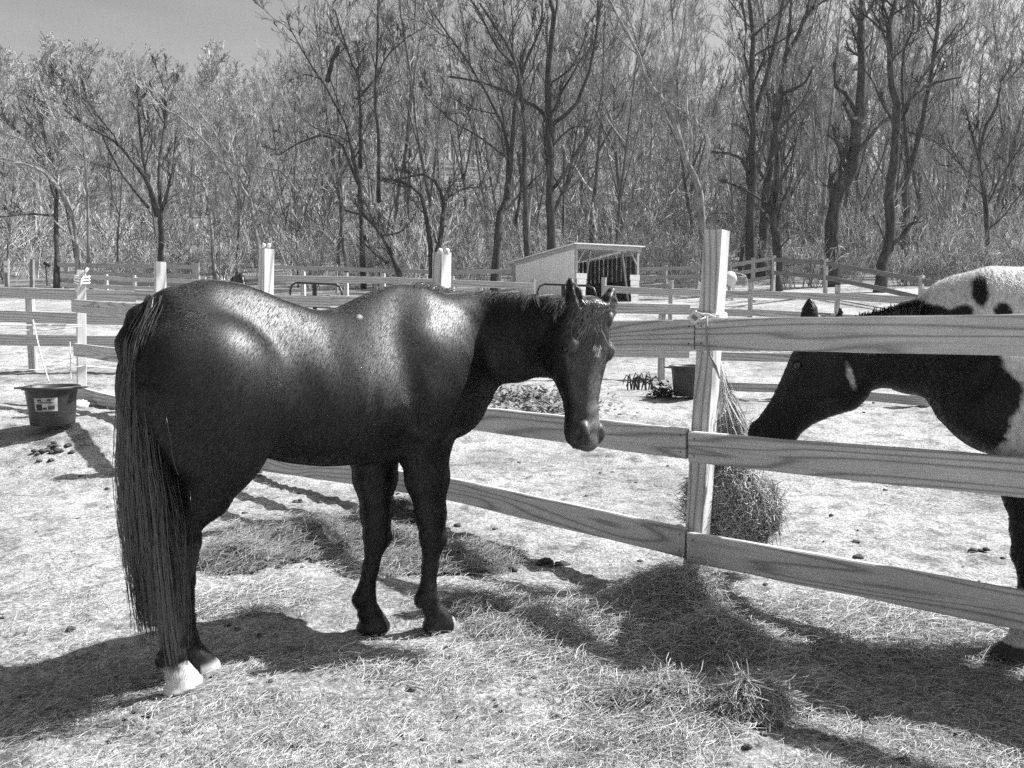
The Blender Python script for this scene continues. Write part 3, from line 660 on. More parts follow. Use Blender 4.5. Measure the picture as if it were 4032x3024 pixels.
# near paddock fence: five posts, three rails a bay, running from the far left to the near right
nf = empty('rail_fence', (.98, 4.15, 0), 'new three-rail timber fence crossing the foreground between the dark horse and the pinto', 'fence')
P0b = np.array([.985, 4.20, 0.]); P0t = at(716, 231, 4.22); P0t[1] = 4.20
ang0 = math.atan2(3.25, -3.28)
post(P0b, P0t, .102, M['post'], nf, ang0+.06)
P1 = np.array([-.55, 5.68, .0]); post(P1, [-.50, 5.68, 1.93], .10, M['post'], nf, ang0)
P2 = at(263, 478, 7.45); post(P2, at(266.5, 249, 7.45), .105, M['post'], nf, ang0)
P3 = at(160, 424, 8.9); post([P3[0], P3[1], tz(P3[0], P3[1])], at(160, 262, 8.95), .11, M['post'], nf, ang0-.2)
P4 = at(81, 408, 10.2); post(P4, at(81, 270, 10.2), .105, M['post'], nf, ang0-.2)
Rs = [(318, 351, 315, 355), (429, 464, 456, 498), (529, 564.5, 590, 632)]
for (a, b_, c, d), pxs in zip(Rs, (697, 690, 688.5)):
    s0 = ctr(pxs, a, b_, 4.12); s1 = ctr(1024, c, d, 3.10); e = s0+(s1-s0)*1.62
    board('rail', s0, e, .164, .036, M['wood'], nf, nseg=14)
    dd = nrm(s1-s0); nn = nrm([dd[1], -dd[0], 0]); nails([s0+dd*.035+[0, 0, .045]+nn*.018, s0+dd*.035-[0, 0, .045]+nn*.018], nn, nf)
post([2.75, 2.55, 0], [2.75, 2.55, 1.9], .10, M['post'], nf, ang0)
L0 = [(696.5, 319, 351, 4.13), (688, 428.6, 459, 4.13), (687, 527.5, 558.5, 4.13)]
zz1 = [1.345, .785, .255]; zz2 = [1.22, .66, .115]; zz2b = [1.46, .936, .337]; zz3 = [1.633, 1.072, .514]
q1 = np.array([-.50, 5.57, 0]); q2 = np.array([P2[0]-.05, P2[1]-.06, 0]); q3 = np.array([-5.62, 10.13, 0])
for k in range(3):
    s0 = ctr(*L0[k]); e1 = q1+[0, 0, zz1[k]]; e2 = q2+[0, 0, zz2[k]]; dd = nrm(s0-e1)
    board('rail', s0-dd*.004, e1+dd*.002, .162, .036, M['wood'], nf); board('rail', e1-dd*.002, e2, .162, .036, M['wood'], nf)
    board('rail', q2+[0, 0, zz2b[k]]-[.0, .0, 0], q3+[0, 0, zz3[k]], .166, .036, M['wood'], nf)
    nn = nrm([-.7, -.72, 0]); nails([s0-dd*.035+[0, 0, .045]+nn*.018, s0-dd*.035-[0, 0, .045]+nn*.018], nn, nf)

def fence(name, label, pts, rails, rh, postpx, ph, mat, pmat, group=None, psz=.11, thick=.035, drop=.0, pup=.1, seg=None):
    """pts: [(px, py_top_of_top_rail, Y)...] polyline; rails: drops (m) of each rail's centre below that top"""
    W = [at(*p) for p in pts]; root = empty(name, W[0]-[0, 0, 1.3], label, 'fence', group)
    def along_px(px):
        for a, b_ in zip(W[:-1], W[1:]):
            s_ = (px-512)/FPX*.9967; den = (b_[0]-a[0])-s_*(b_[1]-a[1])
            t = (s_*a[1]-a[0])/den if abs(den) > 1e-9 else 0
            if -.02 <= t <= 1.02: return a+(b_-a)*t
        return W[-1]
    for px in postpx:
        q = along_px(px); bz = float(tz(q[0], q[1]+.08)); d_ = nrm(W[1]-W[0])
        post([q[0], q[1]+.08, min(bz, q[2]-ph)], [q[0], q[1]+.08, q[2]+pup], psz, pmat, root, math.atan2(d_[1], d_[0]))
    cuts = sorted(set([0, 1]))
    for a, b_ in zip(W[:-1], W[1:]):
        n = max(1, int(round(np.linalg.norm(b_-a)/3.6)))
        for i in range(n):
            s_ = a+(b_-a)*i/n; e = a+(b_-a)*(i+1)/n
            for r_ in rails:
                j = RS.normal(0, .012); board('rail', s_-[0, 0, r_+j], e-[0, 0, r_-RS.normal(0, .012)], rh, thick, mat, root, nseg=3, warp=.008)
    return root
fence('rail_fence', 'pale three-rail fence behind the corner post and the labelled tub, close to the horse\'s tail', [(-70, 284, 13.2), (330, 295.5, 13.9), (690, 303.5, 14.4)], [.10, .50, .90], .19, [28, 300, 420, 520, 663], 1.4, M['oldwood'], M['oldwood'], pup=-.02)
fence('rail_fence', 'low grey rail fence behind the pinto horse\'s throat', [(699, 352, 11.6), (800, 354, 11.2), (930, 364, 10.4)], [.05, .50], .13, [716, 1000], 1.0, M['oldwood'], M['oldwood'], pup=0)
fence('rail_fence', 'two-rail paddock fence running in front of the run-in shed', [(262, 274.5, 20.6), (400, 277.5, 20.4), (534, 283, 20)], [.09, .62, ], .17, [303, 346, 383, 452, 533], 1.35, M['oldwood'], M['oldwood'])
fence('rail_fence', 'two-rail paddock fence right of the shed with tall posts, behind the pinto\'s ears', [(604, 285.4, 19.8), (671, 288, 19.4), (751, 290.5, 19), (838, 293.5, 18.5), (930, 298, 17.5)], [.09, .54], .17, [604, 671, 751, 838, 925], 1.3, M['oldwood'], M['oldwood'], pup=.2)
fence('rail_fence', 'far three-rail fence with leaning-braced posts at the wood edge on the left', [(57, 262.5, 46), (130, 264, 46), (197, 265, 45)], [.12, .62, 1.1], .24, [57, 68, 92, 118, 146, 176, 196], 1.35, M['oldwood'], M['oldwood'], psz=.2)
fence('rail_fence', 'second far rail fence in front of the leaning-braced one on the left', [(60, 274, 38), (120, 277, 38), (230, 280, 38)], [.1, .5], .2, [80, 107, 135, 165, 205], 1.1, M['oldwood'], M['oldwood'], psz=.15)
fence('rail_fence', 'far top rail fence at the foot of the wood, left of the shed', [(273, 265, 44), (337, 266.5, 44), (400, 268.5, 43), (450, 270.5, 43), (515, 268.5, 42)], [.12, .75], .22, [273, 337, 376, 415, 452, 500], 1.3, M['oldwood'], M['oldwood'], psz=.14)
fence('rail_fence', 'three-rail fence just right of the shed, in front of the brush', [(640, 267.5, 42), (697, 266, 41), (729, 264, 40), (772, 256.5, 39)], [.1, .55, 1.0], .18, [665, 697, 729, 752], 1.3, M['oldwood'], M['oldwood'], psz=.16)
fence('rail_fence', 'two-rail fence sloping down the bank under the dark tree trunks on the right', [(773, 257.5, 37.5), (824, 260.5, 35), (880, 270, 31), (950, 283, 27)], [.1, .72], .19, [773, 825, 921], 1.35, M['greywood'], M['oldwood'], psz=.14)

# ------------------------------------------------------------------ tubs
def tub(loc, label, rot, paper):
    t = empty('muck_tub', loc, label, 'tub', 'rubber feed tubs in the paddock'); x0, y0, z0 = loc
    prof = [(.001, 0), (.225, 0), (.235, .012), (.262, .30), (.275, .40), (.305, .402), (.312, .412), (.31, .432), (.298, .438), (.282, .428), (.255, .30), (.225, .03), (.001, .025)]
    b = MB().lathe(prof, 40).build('bucket_body', M['tub'], smooth=True); b.location = (0, 0, 0); b.parent = t
    for s in (-1, 1):
        a = rot; c = np.array([math.cos(a), math.sin(a), 0])*s; p = np.array([-math.sin(a), math.cos(a), 0])
        k = MB().box(c*.345+np.array([0, 0, .415]), (.09, .15, .018), np.stack([c, p, [0, 0, 1]], 1)).build('handle', M['tub']); k.parent = t
    if paper:
        m = MB(); V = []; a0 = rot+paper
        for i in range(9):
            a = a0+(i-4)*.12
            for z_ in (.17, .32): rr = .002+np.interp(z_, [.012, .30, .4], [.235, .262, .275]); V.append([rr*math.cos(a), rr*math.sin(a), z_])
        F = [[2*i, 2*i+2, 2*i+3, 2*i+1] for i in range(8)]; k = m.add(V, F).build('paper_label', M['tan']); k.parent = t
        for (u0, u1, z0_, z1_, mt) in [(-3.2, -1.2, .18, .25, 'black'), (-1, .4, .19, .215, 'tub'), (.8, 3.0, .19, .23, 'tub'), (-2.6, 2.6, .262, .272, 'tub'), (-3, -1.4, .285, .30, 'black'), (.6, 1.8, .288, .305, 'black')]:
            V = []
            for i in range(5):
                a = a0+(u0+(u1-u0)*i/4)*.12
                for z_ in (z0_, z1_): rr = .0045+np.interp(z_, [.012, .30, .4], [.235, .262, .275]); V.append([rr*math.cos(a), rr*math.sin(a), z_])
            k = MB().add(V, [[2*i, 2*i+2, 2*i+3, 2*i+1] for i in range(4)]).build('label_print', M[mt]); k.parent = t
    return t
TL = at(53, 424, 8.0); tub(TL, 'dark rubber tub with a torn paper label, left of the dark horse', .05, -1.35).scale = (.86, .86, .9)
TR = at(690, 395.5, 11.4); tub(TR, 'dark rubber tub standing behind the near fence post by the tufted weeds', .3, 0)

def rope(name, pts, r_, label, n=24, parent=None, cat='rope', sag=0, mat='rope', group=None):
    P = np.array(pts, float); t = np.linspace(0, 1, len(P)); tt = np.linspace(0, 1, n); Q = np.stack([np.interp(tt, t, P[:, k]) for k in range(3)], 1)
    if len(P) > 2:
        kk = np.array([.25, .5, .25])
        for _ in range(2): Q[1:-1] = (Q[:-2]+2*Q[1:-1]+Q[2:])/4
    Q[:, 2] -= sag*4*tt*(1-tt)
    m = MB()
    o = m.tube(Q, r_, 6).build(name, M[mat], parent, smooth=True)
    if label: tag(o, label, cat, group)
    return o
rope('lead_rope', [at(33, 320, 8.3), at(40, 350, 8.15), at(49, 382, 8.05)], .006, 'white rope hanging down to the labelled tub', sag=.02)
rope('lead_rope', [at(70, 342, 10.0), at(71, 380, 9.9)], .005, 'short pale rope hanging beside the corner post at the left')
rope('fence_rope', [at(-40, 324, 9.6), at(82, 325, 10.1)], .010, 'upper white electric rope left of the corner post', sag=.01)
rope('fence_rope', [at(-40, 331, 9.6), at(50, 329, 9.9), at(82, 326, 10.1)], .008, 'lower white electric rope left of the corner post', sag=.01)
rope('fence_rope', [at(82, 365.5, 10.15), at(240, 366, 13)], .007, 'thin white rope strung right of the corner post behind the horse', sag=.06)
rope('fence_rope', [at(-40, 360, 9.5), at(82, 366, 10.1)], .006, 'thin sagging rope above the labelled tub', sag=.08)
m = MB(); 
for k in range(3):
    c = at(82, 277+k*3, 10.12); a = np.linspace(0, 2*PI, 17)[:-1]; m.tube([[c[0]+.085*math.cos(q), c[1]+.085*math.sin(q), c[2]+.01*math.sin(q*2)] for q in a], .012, 6, closed=True)
for a_, b_ in (((83, 276), (76, 291)), ((80, 277), (88, 268))): m.tube([at(a_[0], a_[1], 10.02), at((a_[0]+b_[0])/2+1, (a_[1]+b_[1])/2, 9.99), at(b_[0], b_[1], 10.0)], .018, 6)
tag(m.build('rope_knot', M['rope'], smooth=True), 'white rope knotted round the top of the corner post', 'rope')
for px, py, Y, lb in ((266, 247.5, 7.45, 'left'), (443, 254, 5.6, 'right')):
    m = MB()
    for dx in (-.025, .022):
        c = at(px, py, Y)+[dx, 0, .012]; m.tube([c+[0, 0, -.015], c+[.006, 0, .012], c+[.012, 0, .026]], [.017, .019, .012], 8)
    tag(m.build('insulator', M['white'], smooth=True), 'white knob on the %s post top standing above the dark horse\'s %s' % (('taller', 'croup') if lb == 'left' else ('broad', 'withers')), 'insulator')

# ------------------------------------------------------------------ hay net on the near post
r = np.random.RandomState(21)
BC = at(722, 496, 4.36)
def hay_ball(n, c, rad, r, ln=(.08, .22), rw=.0011):
    d = r.normal(size=(n, 3)); d /= np.linalg.norm(d, axis=1)[:, None]; u = r.rand(n)**.33*1.0
    base = np.array(c)+d*np.array(rad)*u[:, None]; t = np.cross(d, r.normal(size=(n, 3))); t /= np.linalg.norm(t, axis=1)[:, None]
    t = t+d*r.normal(.1, .22, (n, 1)); L = r.uniform(ln[0], ln[1], n); tt = np.linspace(-.5, .5, 5)
    bend = np.cross(t, d)*r.normal(0, .3, (n, 1)); P = base[:, None]+t[:, None]*(L[:, None]*tt)[..., None]+bend[:, None]*(L[:, None]*(tt**2-.1))[..., None]
    P[:, :, 2] -= (L[:, None]*.35*(tt+.5)**2)*(r.rand(n)[:, None])
    return P
hn = empty('hay_net', at(717, 352, 4.25), 'stuffed hay net hung from the fence post by a fan of white cords', 'hay net')
Ps = [hay_ball(6500, BC+[.03, 0, 0], (.195, .13, .22), r), hay_ball(2600, at(750, 508, 4.42), (.18, .11, .18), r, (.1, .28)), hay_ball(500, at(728, 425, 4.38), (.10, .07, .08), r), hay_ball(350, BC+[-.13, -.02, -.02], (.10, .08, .17), r)]
ss = []
for i in range(170):
    a = r.uniform(-1, 1); t0_ = r.uniform(.15, .8); p0_ = at(717, 355, 4.25)+(at(731+a*24, 440, 4.3)-at(717, 355, 4.25))*t0_; p1_ = p0_+(at(731+a*30, 445, 4.3)-at(717, 355, 4.25))*r.uniform(.25, .5)+r.normal(0, .02, 3); ss.append([p0_+(p1_-p0_)*q+r.normal(0, .003, 3) for q in np.linspace(0, 1, 5)])
Ps.append(np.array(ss)); P = np.concatenate(Ps); V, F = tubes_vec(P, np.full(P.shape[:2], .0017), 3); o = mesh_np('hay', V, F, mat=M['hay']); fattr(o, 'tone', np.repeat(r.rand(len(P))**.8, 15)); setp(o, hn)
core = MB(); u = np.linspace(0, PI, 12); vv = np.linspace(0, 2*PI, 21)[:-1]
V = [[BC[0]+.03+.125*math.sin(a)*math.cos(b)*(1+.1*math.sin(5*b+3*a)), BC[1]+.10*math.sin(a)*math.sin(b), BC[2]+.20*math.cos(a)] for a in u for b in vv]
F = [[i*20+j, i*20+(j+1) % 20, (i+1)*20+(j+1) % 20, (i+1)*20+j] for i in range(11) for j in range(20)]
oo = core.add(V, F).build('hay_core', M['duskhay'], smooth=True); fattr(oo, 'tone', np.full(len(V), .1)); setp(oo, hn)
topk = at(716, 350, 4.24); knotp = at(722, 385, 4.22); m = MB()
for i in range(13):
    a = (i-6)/6; e = at(729+a*26+r.normal(0, 1.5), 432+abs(a)*4+r.uniform(-6, 12), 4.22+r.uniform(-.05, .12)); md = at(721+a*6, 392+r.uniform(-4, 4), 4.21)
    m.tube([topk+[(i-6)*.0018, 0, 0], md, (md+e)/2+[r.normal(0, .004), 0, -.004], e], .0022, 5)
for i in range(9):
    p = at(724+r.uniform(-4, 14), r.uniform(385, 430), 4.19); q = p+[r.uniform(-.05, .05), r.uniform(-.01, .02), r.uniform(-.05, -.01)]; m.tube([p, (p+q)/2+[0, -.006, .006], q], .0018, 5)
for gx in range(8):    # net mesh over the bag
    a = gx/8*2*PI; pts = [[BC[0]+.04+(.17*math.sin(u_))*math.cos(a+u_*.8), BC[1]+.13*math.sin(u_)*math.sin(a+u_*.8), BC[2]+.235*math.cos(u_)] for u_ in np.linspace(.2, 2.9, 14)]; m.tube(pts, .002, 5)
    pts = [[BC[0]+.04+(.17*math.sin(u_))*math.cos(a-u_*.8), BC[1]+.13*math.sin(u_)*math.sin(a-u_*.8), BC[2]+.235*math.cos(u_)] for u_ in np.linspace(.2, 2.9, 14)]; m.tube(pts, .002, 5)
setp(m.build('net_cord', M['rope'], smooth=True), hn)
# white rope wound round the post, one cord running over the rail to the net
m = MB(); pc = at(712, 316, 4.2)
for k in range(4):
    a = np.linspace(0, 2*PI, 21)[:-1]; c_, s_ = math.cos(ang0), math.sin(ang0)
    pts = []
    for q in a:
        x_ = .064*np.sign(math.cos(q))*abs(math.cos(q))**.5; y_ = .064*np.sign(math.sin(q))*abs(math.sin(q))**.5
        pts.append([pc[0]+x_*c_-y_*s_, pc[1]+x_*s_+y_*c_, pc[2]+.006*k+.004*math.sin(q+k)+.012*math.cos(q)])
    m.tube(pts, .0048, 6, closed=True)
for k in range(5):
    a_ = at(693+k, 311+k*.8, 4.1); b_ = at(716, 317, 4.08); m.tube([a_, (a_+b_)/2+[0, -.01, .004*k-.006], b_], .0042, 6)
m.tube([at(696, 311, 4.1), at(692, 316, 4.06), at(700, 320, 4.04), at(706, 317, 4.06)], .004, 6)
wr = m.build('tie_rope', M['rope'], smooth=True); tag(wr, 'white rope wrapped round the near fence post above the top rail', 'rope')
dcord = MB().tube([at(707, 316, 4.04), at(706.5, 330, 4.03), at(706.8, 347, 4.03), at(710, 356, 4.08), at(716, 366, 4.16), at(719, 378, 4.2)], .0055, 6).build('hanging_cord', noise_mat('grey_cord', .25, .4, 300, .8), smooth=True); setp(dcord, hn)
tg = MB().box(at(694.5, 317.5, 4.02), (.055, .002, .055), rotY(.75)).build('paper_tag', M['white']); tag(tg, 'small diamond paper tag on the rope round the near post', 'tag')
pr = MB().box(at(694.5, 317.5, 4.02)-[0, .002, 0], (.03, .0015, .022), rotY(.75)).build('tag_print', M['greywood'], tg)
pr.location = Vector((0, 0, 0))

# ------------------------------------------------------------------ tube gates
def gate(pxa, pxb, ptop, pbot, Y, label, mid):
    A = at(pxa, ptop, Y); B = at(pxb, ptop+2.2, Y-.6); gt = empty('tube_gate', A-[0, 0, 1.0], label, 'gate', 'dark tube gates'); r_ = .022
    d = nrm(B-A); b0 = at(pxa, pbot, Y); b0 = np.array([A[0], A[1], A[2]-1.05]); b1 = np.array([B[0], B[1], B[2]-1.05]); c = .16; L = [b0, A-[0, 0, c], A-[0, 0, c*.3]+d*c*.3, A+d*c, B-d*c, B-[0, 0, c*.3]-d*c*.3, B-[0, 0, c], b1]
    MB().tube(L, r_, 8).build('outer_frame', M['metal_dark'], gt, smooth=True)
    for k in (.45, .8, 1.02): MB().tube([A-[0, 0, k], B-[0, 0, k]], .016, 8).build('crossbar', M['metal_dark'], gt, smooth=True)
    C_ = A+(B-A)*mid; MB().box(C_-[0, 0, .52], (.08, .02, 1.0)).build('brace', M['metal_dark'], gt)
gate(290, 342, 282.5, 306, 15.5, 'dark tube gate with rounded corners seen over the dark horse\'s back', .48)
gate(537.5, 596, 284, 300, 16.5, 'dark tube gate with rounded corners in front of the shed, behind the horse\'s neck', .45)

# ------------------------------------------------------------------ shed
C0 = at(575, 302, 35.5); ux = nrm([.9, .43, 0]); uy = nrm([-.43, .9, 0]); zg = C0[2]
def SP(a, b, c): return np.array([C0[0], C0[1], zg])+ux*a+uy*b+np.array([0, 0, c])
sh = empty('run_in_shed', C0, 'white corrugated run-in shed with an open dark front and sloping roof', 'shed')
RS3 = np.stack([ux, uy, [0, 0, 1]], 1); Wd_, Dp = 3.4, 6.1; HF, HB_ = 2.5, 2.15
def corr(p0, p1, z0a, z1a, z0b, z1b, name, mat, n=120, amp=.015, nr=None):
    m = MB(); V = []; nr = nrm(np.cross(p1-p0, [0, 0, 1])) if nr is None else nr
    for i in range(n+1):
        t = i/n; o_ = nr*amp*math.sin(i*PI/2); b_ = p0+(p1-p0)*t
        for z_ in (z0a+(z0b-z0a)*t, z1a+(z1b-z1a)*t): V.append([b_[0]+o_[0], b_[1]+o_[1], zg+z_])
    F = [[2*i, 2*i+2, 2*i+3, 2*i+1] for i in range(n)]; return m.add(V, F).build(name, mat, sh)
corr(SP(0, 0, 0), SP(0, Dp, 0), -.3, HF-.03, -.3, HB_-.03, 'side_wall', M['siding'])
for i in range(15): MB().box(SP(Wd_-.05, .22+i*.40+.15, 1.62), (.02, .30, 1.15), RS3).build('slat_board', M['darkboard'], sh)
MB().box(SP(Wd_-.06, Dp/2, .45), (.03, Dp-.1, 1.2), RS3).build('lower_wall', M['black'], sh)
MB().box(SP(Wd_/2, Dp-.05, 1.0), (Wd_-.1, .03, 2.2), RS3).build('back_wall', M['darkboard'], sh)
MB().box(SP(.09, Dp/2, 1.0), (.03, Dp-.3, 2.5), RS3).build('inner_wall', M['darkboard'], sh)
# roof
tl = math.atan2(HF-HB_, Dp); Rr = np.stack([ux, uy*math.cos(tl)+np.array([0, 0, -math.sin(tl)]), uy*math.sin(tl)+np.array([0, 0, math.cos(tl)])], 1)
MB().box(SP(Wd_/2, Dp/2, (HF+HB_)/2+.07), (Wd_+.36, Dp+.5, .05), Rr).build('roof', M['siding'], sh)
MB().box(SP(Wd_/2, -.13, HF-.05), (Wd_+.1, .05, .20), RS3).build('fascia', M['oldwood'], sh)
MB().box(SP(-.05, Dp/2, (HF+HB_)/2-.045), (.05, Dp+.2, .17), Rr).build('fascia', M['oldwood'], sh)
for a in (.06, Wd_-.06):
    board('corner_post', SP(a, .02, -.2), SP(a, .02, HF-.12), .12, .12, M['oldwood'], sh, up=ux)
for a, b_ in ((.12, .85), (Wd_-.12, Wd_-.85)):
    board('brace', SP(a, .0, HF-.75), SP((a+b_)/2, .0, HF-.14), .09, .05, M['oldwood'], sh, up=uy)
    board('prop', SP(a+(b_-a)*.5, .12, .1), SP(b_, .12, HF-.15), .10, .06, M['oldwood'], sh, up=uy)
for a, s in ((.0, 1), (Wd_, -1)):
    for k in range(5):
        w_ = .52-.03*k*0; MB().box(SP(a+s*.27, -.09, .14+k*.255), (.50+(.04 if k > 3 else 0)-.03*(4-k), .03, .24), RS3).build('white_plank', M['whiteboard'], sh)

# marker posts at the far left
for px, p0_, p1_, s_, lb, plates in ((7, 285, 259, .17, 'weathered post carrying two white plates at the far left edge', 1), (32, 285, 259.5, .17, 'bare dark post third from the left edge, right of the plated one', 0)):
    e = empty('marker_post', at(px, p0_, 40), lb, 'post'); post(at(px, p0_, 40), at(px, p1_, 40), s_, M['greywood'], e)
    if plates:
        for ya, yb in ((261, 265.5), (267, 272.5)): MB().box(at(px-.5, (ya+yb)/2, 39.86), (.26, .02, (yb-ya)/FPX*40)).build('plate', M['white'], e)
e = empty('box_stake', at(46, 286, 39), 'thin steel stake topped by a small dark slanted box', 'stake'); MB().tube([at(47, 286, 39), at(45.5, 263, 39)], .03, 6).build('stake', M['metal_dark'], e); MB().box(at(47, 264.5, 38.95), (.30, .15, .14), rotY(.5)).build('box', M['black'], e)

# ------------------------------------------------------------------ distant horses
def simple_horse(O, hd_, lo_neck, mat, label, name, h=.03, tone_v=1., flick=False):
    legs = [dict(hind=False, s=s, p=[(.46, s*.14, .88), (.50+s*.05, s*.13, .47), (.50+s*.05, s*.13, .16), (.53+s*.05, s*.13, .08), (.57+s*.05, s*.13, 0)]) for s in (1, -1)]
    legs += [dict(hind=True, s=s, p=[(-.50, s*.14, 1.2), (-.40, s*.15, .96), (-.62+s*.05, s*.13, .55), (-.64+s*.05, s*.13, .17), (-.61+s*.05, s*.13, .09), (-.57+s*.05, s*.13, 0)]) for s in (1, -1)]
    if lo_neck: neck = [((.5, 0, 1.3), .26, .17), ((.72, 0, 1.22), .23, .14), ((.98, 0, 1.02), .17, .1), ((1.2, 0, .84), .13, .08)]; pl = (1.30, 0, .92); Ld = (.35, 0, -.95)
    else: neck = [((.5, 0, 1.3), .26, .17), ((.70, 0, 1.38), .23, .14), ((.92, 0, 1.62), .17, .1), ((1.05, 0, 1.8), .13, .08)]; pl = (1.10, 0, 1.93); Ld = (.6, 0, -.8)
    U_ = (Ld[2]*-1, 0, Ld[0]); ears = [(np.array(pl)+[-.03, s*.05, -.02], np.array(pl)+[-.0, s*.07, .14], np.array([1, 0, 0])) for s in (1, -1)]
    V, Q, hdd = build_horse(dict(lo=(-.95, -.5, -.03), hi=(1.9, .5, 2.2), h=h, legs=legs, neck=neck, poll=pl, Ldir=Ld, Udir=U_, ears=ears))
    e = frame_obj(name, O, hd_, label, 'horse'); o = mesh_np('body', V, Q, mat=mat, smooth=True); o.parent = e; fattr(o, 'tone', np.full(len(V), tone_v))
    P = np.array(tail_strands(160, (-.672, .0, 1.50), .4, .05, 17))
    if flick: t = np.linspace(0, 1, 16)[None, :]; P[:, :, 0] -= .55*np.sin(t*PI*.75); P[:, :, 2] += .35*t
    strands('tail', P, .008, M['palehair'] if tone_v > .5 else M['mane'], e)
    crest = np.array([(.35, 0, 1.6), tuple(np.array(neck[1][0])+[0, 0, .22]), tuple(np.array(neck[2][0])+[.02, 0, .18]), pl]); out = []
    for i in range(160):
        t = r.uniform(.1, 1); b0 = along(crest, t); tt = np.linspace(0, 1, 5); p = b0[None]+np.array([0, -1, 0])[None]*(np.sin(tt*PI/2)*.1)[:, None]; p[:, 2] -= r.uniform(.12, .25)*tt**1.5; out.append(p)
    strands('mane', out, .008, M['palehair'] if tone_v > .5 else M['mane'], e)
    return e
q = at(722, 302, 35.5); q[2] = tz(q[0], q[1]); pony = simple_horse(q, math.radians(172), True, M['palecoat'], 'white horse in the far paddock half hidden by the near fence post', 'white_horse', flick=True); pony.scale = (.8, .8, .8)
q = at(239, 296, 30); q[2] = tz(q[0], q[1])-.0; simple_horse(q, math.radians(-60), True, M['bay'], 'black horse far behind the dark horse\'s rump, only its back showing', 'black_horse', tone_v=0.).scale = (.78, .78, .78)

# ------------------------------------------------------------------ hay, straw and droppings on the ground
def litter(n, reg, lmin, lmax, wid, seed, lift=.006, curl=.25, steep=.12, m=4, patchy=False):
    r = np.random.RandomState(seed); x, y = reg(n, r)
    if patchy:
        kp = r.rand(n) < np.clip((vnoise(x, y, 1.3, 15)*.6+vnoise(x, y, 5, 16)*.4-.28)*3, .1, 1); x = x[kp]; y = y[kp]
    n = len(x); z = gz(x, y)
    a = r.uniform(0, 2*PI, n); L = r.uniform(lmin, lmax, n)*r.uniform(.6, 1, n); el = np.abs(r.normal(0, steep, n))
    t = np.linspace(-.5, .5, m); d = np.stack([np.cos(a)*np.cos(el), np.sin(a)*np.cos(el), np.sin(el)], 1); pn = np.stack([-np.sin(a), np.cos(a), 0*a], 1)
    P = np.stack([x, y, z+lift+r.rand(n)*lift*1.6+np.sin(el)*L*.5], 1)[:, None]+d[:, None]*(L[:, None]*t)[..., None]
    P = P+pn[:, None]*((L*r.normal(0, curl, n))[:, None]*(t**2*2))[..., None]; P[:, :, 2] += (L*np.abs(r.normal(0, curl*.45, n)))[:, None]*(.25-t**2)
    return P
def view_reg(y0, y1, pw=1.6):
    def f(n, r):
        u = r.rand(n); y = (y0**(-pw)+(y1**(-pw)-y0**(-pw))*u)**(-1/pw); x = y*r.uniform(-.75, .75, n)+r.normal(0, .1, n)
        return x, y
    return f
def add_litter(name, Ps, w_, mat, seed, label=None, lohi=(0, 1), kind='stuff', cat=None):
    r = np.random.RandomState(seed); Vs, Fs, T = [], [], []; n0 = 0
    for P in Ps:
        k, m, _ = P.shape; R = np.full((k, m), w_)*r.uniform(.6, 1.2, (k, 1)); V, F = tubes_vec(P, R, 3); Vs.append(V); Fs.append(F+n0); n0 += len(V); T.append(np.repeat(r.uniform(*lohi, k), m*3))
    o = mesh_np(name, np.concatenate(Vs), np.concatenate(Fs), mat=mat); fattr(o, 'tone', np.concatenate(T)); tag(o, label, cat, None, kind); return o
add_litter('straw_litter', [litter(120000, view_reg(1.9, 9, 1.2), .02, .09, .001, 1, patchy=True)], .0007, M['hay'], 2, 'pale straw trodden into the paddock ground', (0, 1), cat='straw')
# thicker drifts of loose hay: along the fence foot and where it was dropped
def blob_reg(list_):
    def f(n, r):
        W_ = np.array([b_[4] for b_ in list_], float); i = r.choice(len(list_), n, p=W_/W_.sum()); L = np.array(list_)
        a = r.uniform(0, 2*PI, n); rr = np.sqrt(r.rand(n))*r.uniform(.6, 1.1, n)
        return L[i, 0]+L[i, 2]*rr*np.cos(a), L[i, 1]+L[i, 3]*rr*np.sin(a)
    return f
def G(px, py): p = ray(px, py); t = -CAMH/p[2]; return p[0]*t, p[1]*t
blobs = []
for px, py, rx, ry, w_ in [(650, 620, .5, .4, 4), (700, 640, .5, .35, 4), (560, 640, .4, .3, 2), (640, 680, .45, .3, 3), (760, 690, .35, .25, 3), (830, 620, .7, .35, 3), (920, 640, .6, .35, 2), (640, 735, .4, .2, 1.5), (430, 670, .5, .2, 1.2), (500, 600, .5, .3, 1.5), (300, 530, .6, .35, 3), (250, 600, .4, .3, 2), (400, 560, .5, .3, 2)]:
    X_, Y_ = G(px, py); blobs.append((X_, Y_, rx, ry, w_))
add_litter('loose_hay', [litter(26000, blob_reg(blobs), .06, .2, .001, 3, .01, .5, .12, 5)], .0009, M['hay'], 4, 'loose hay scattered thick along the foot of the fence', (.1, 1), cat='hay')
def lump(r, s):
    u = np.linspace(0, PI, 7); vv = np.linspace(0, 2*PI, 9)[:-1]; k = r.uniform(.75, 1.25, (7, 8))
    V = [[s*k[i, j]*math.sin(a)*math.cos(b), s*k[i, j]*.85*math.sin(a)*math.sin(b), s*.5*k[i, j]*math.cos(a)] for i, a in enumerate(u) for j, b in enumerate(vv)]
    F = [[i*8+j, i*8+(j+1) % 8, (i+1)*8+(j+1) % 8, (i+1)*8+j] for i in range(6) for j in range(8)]; return np.array(V), F
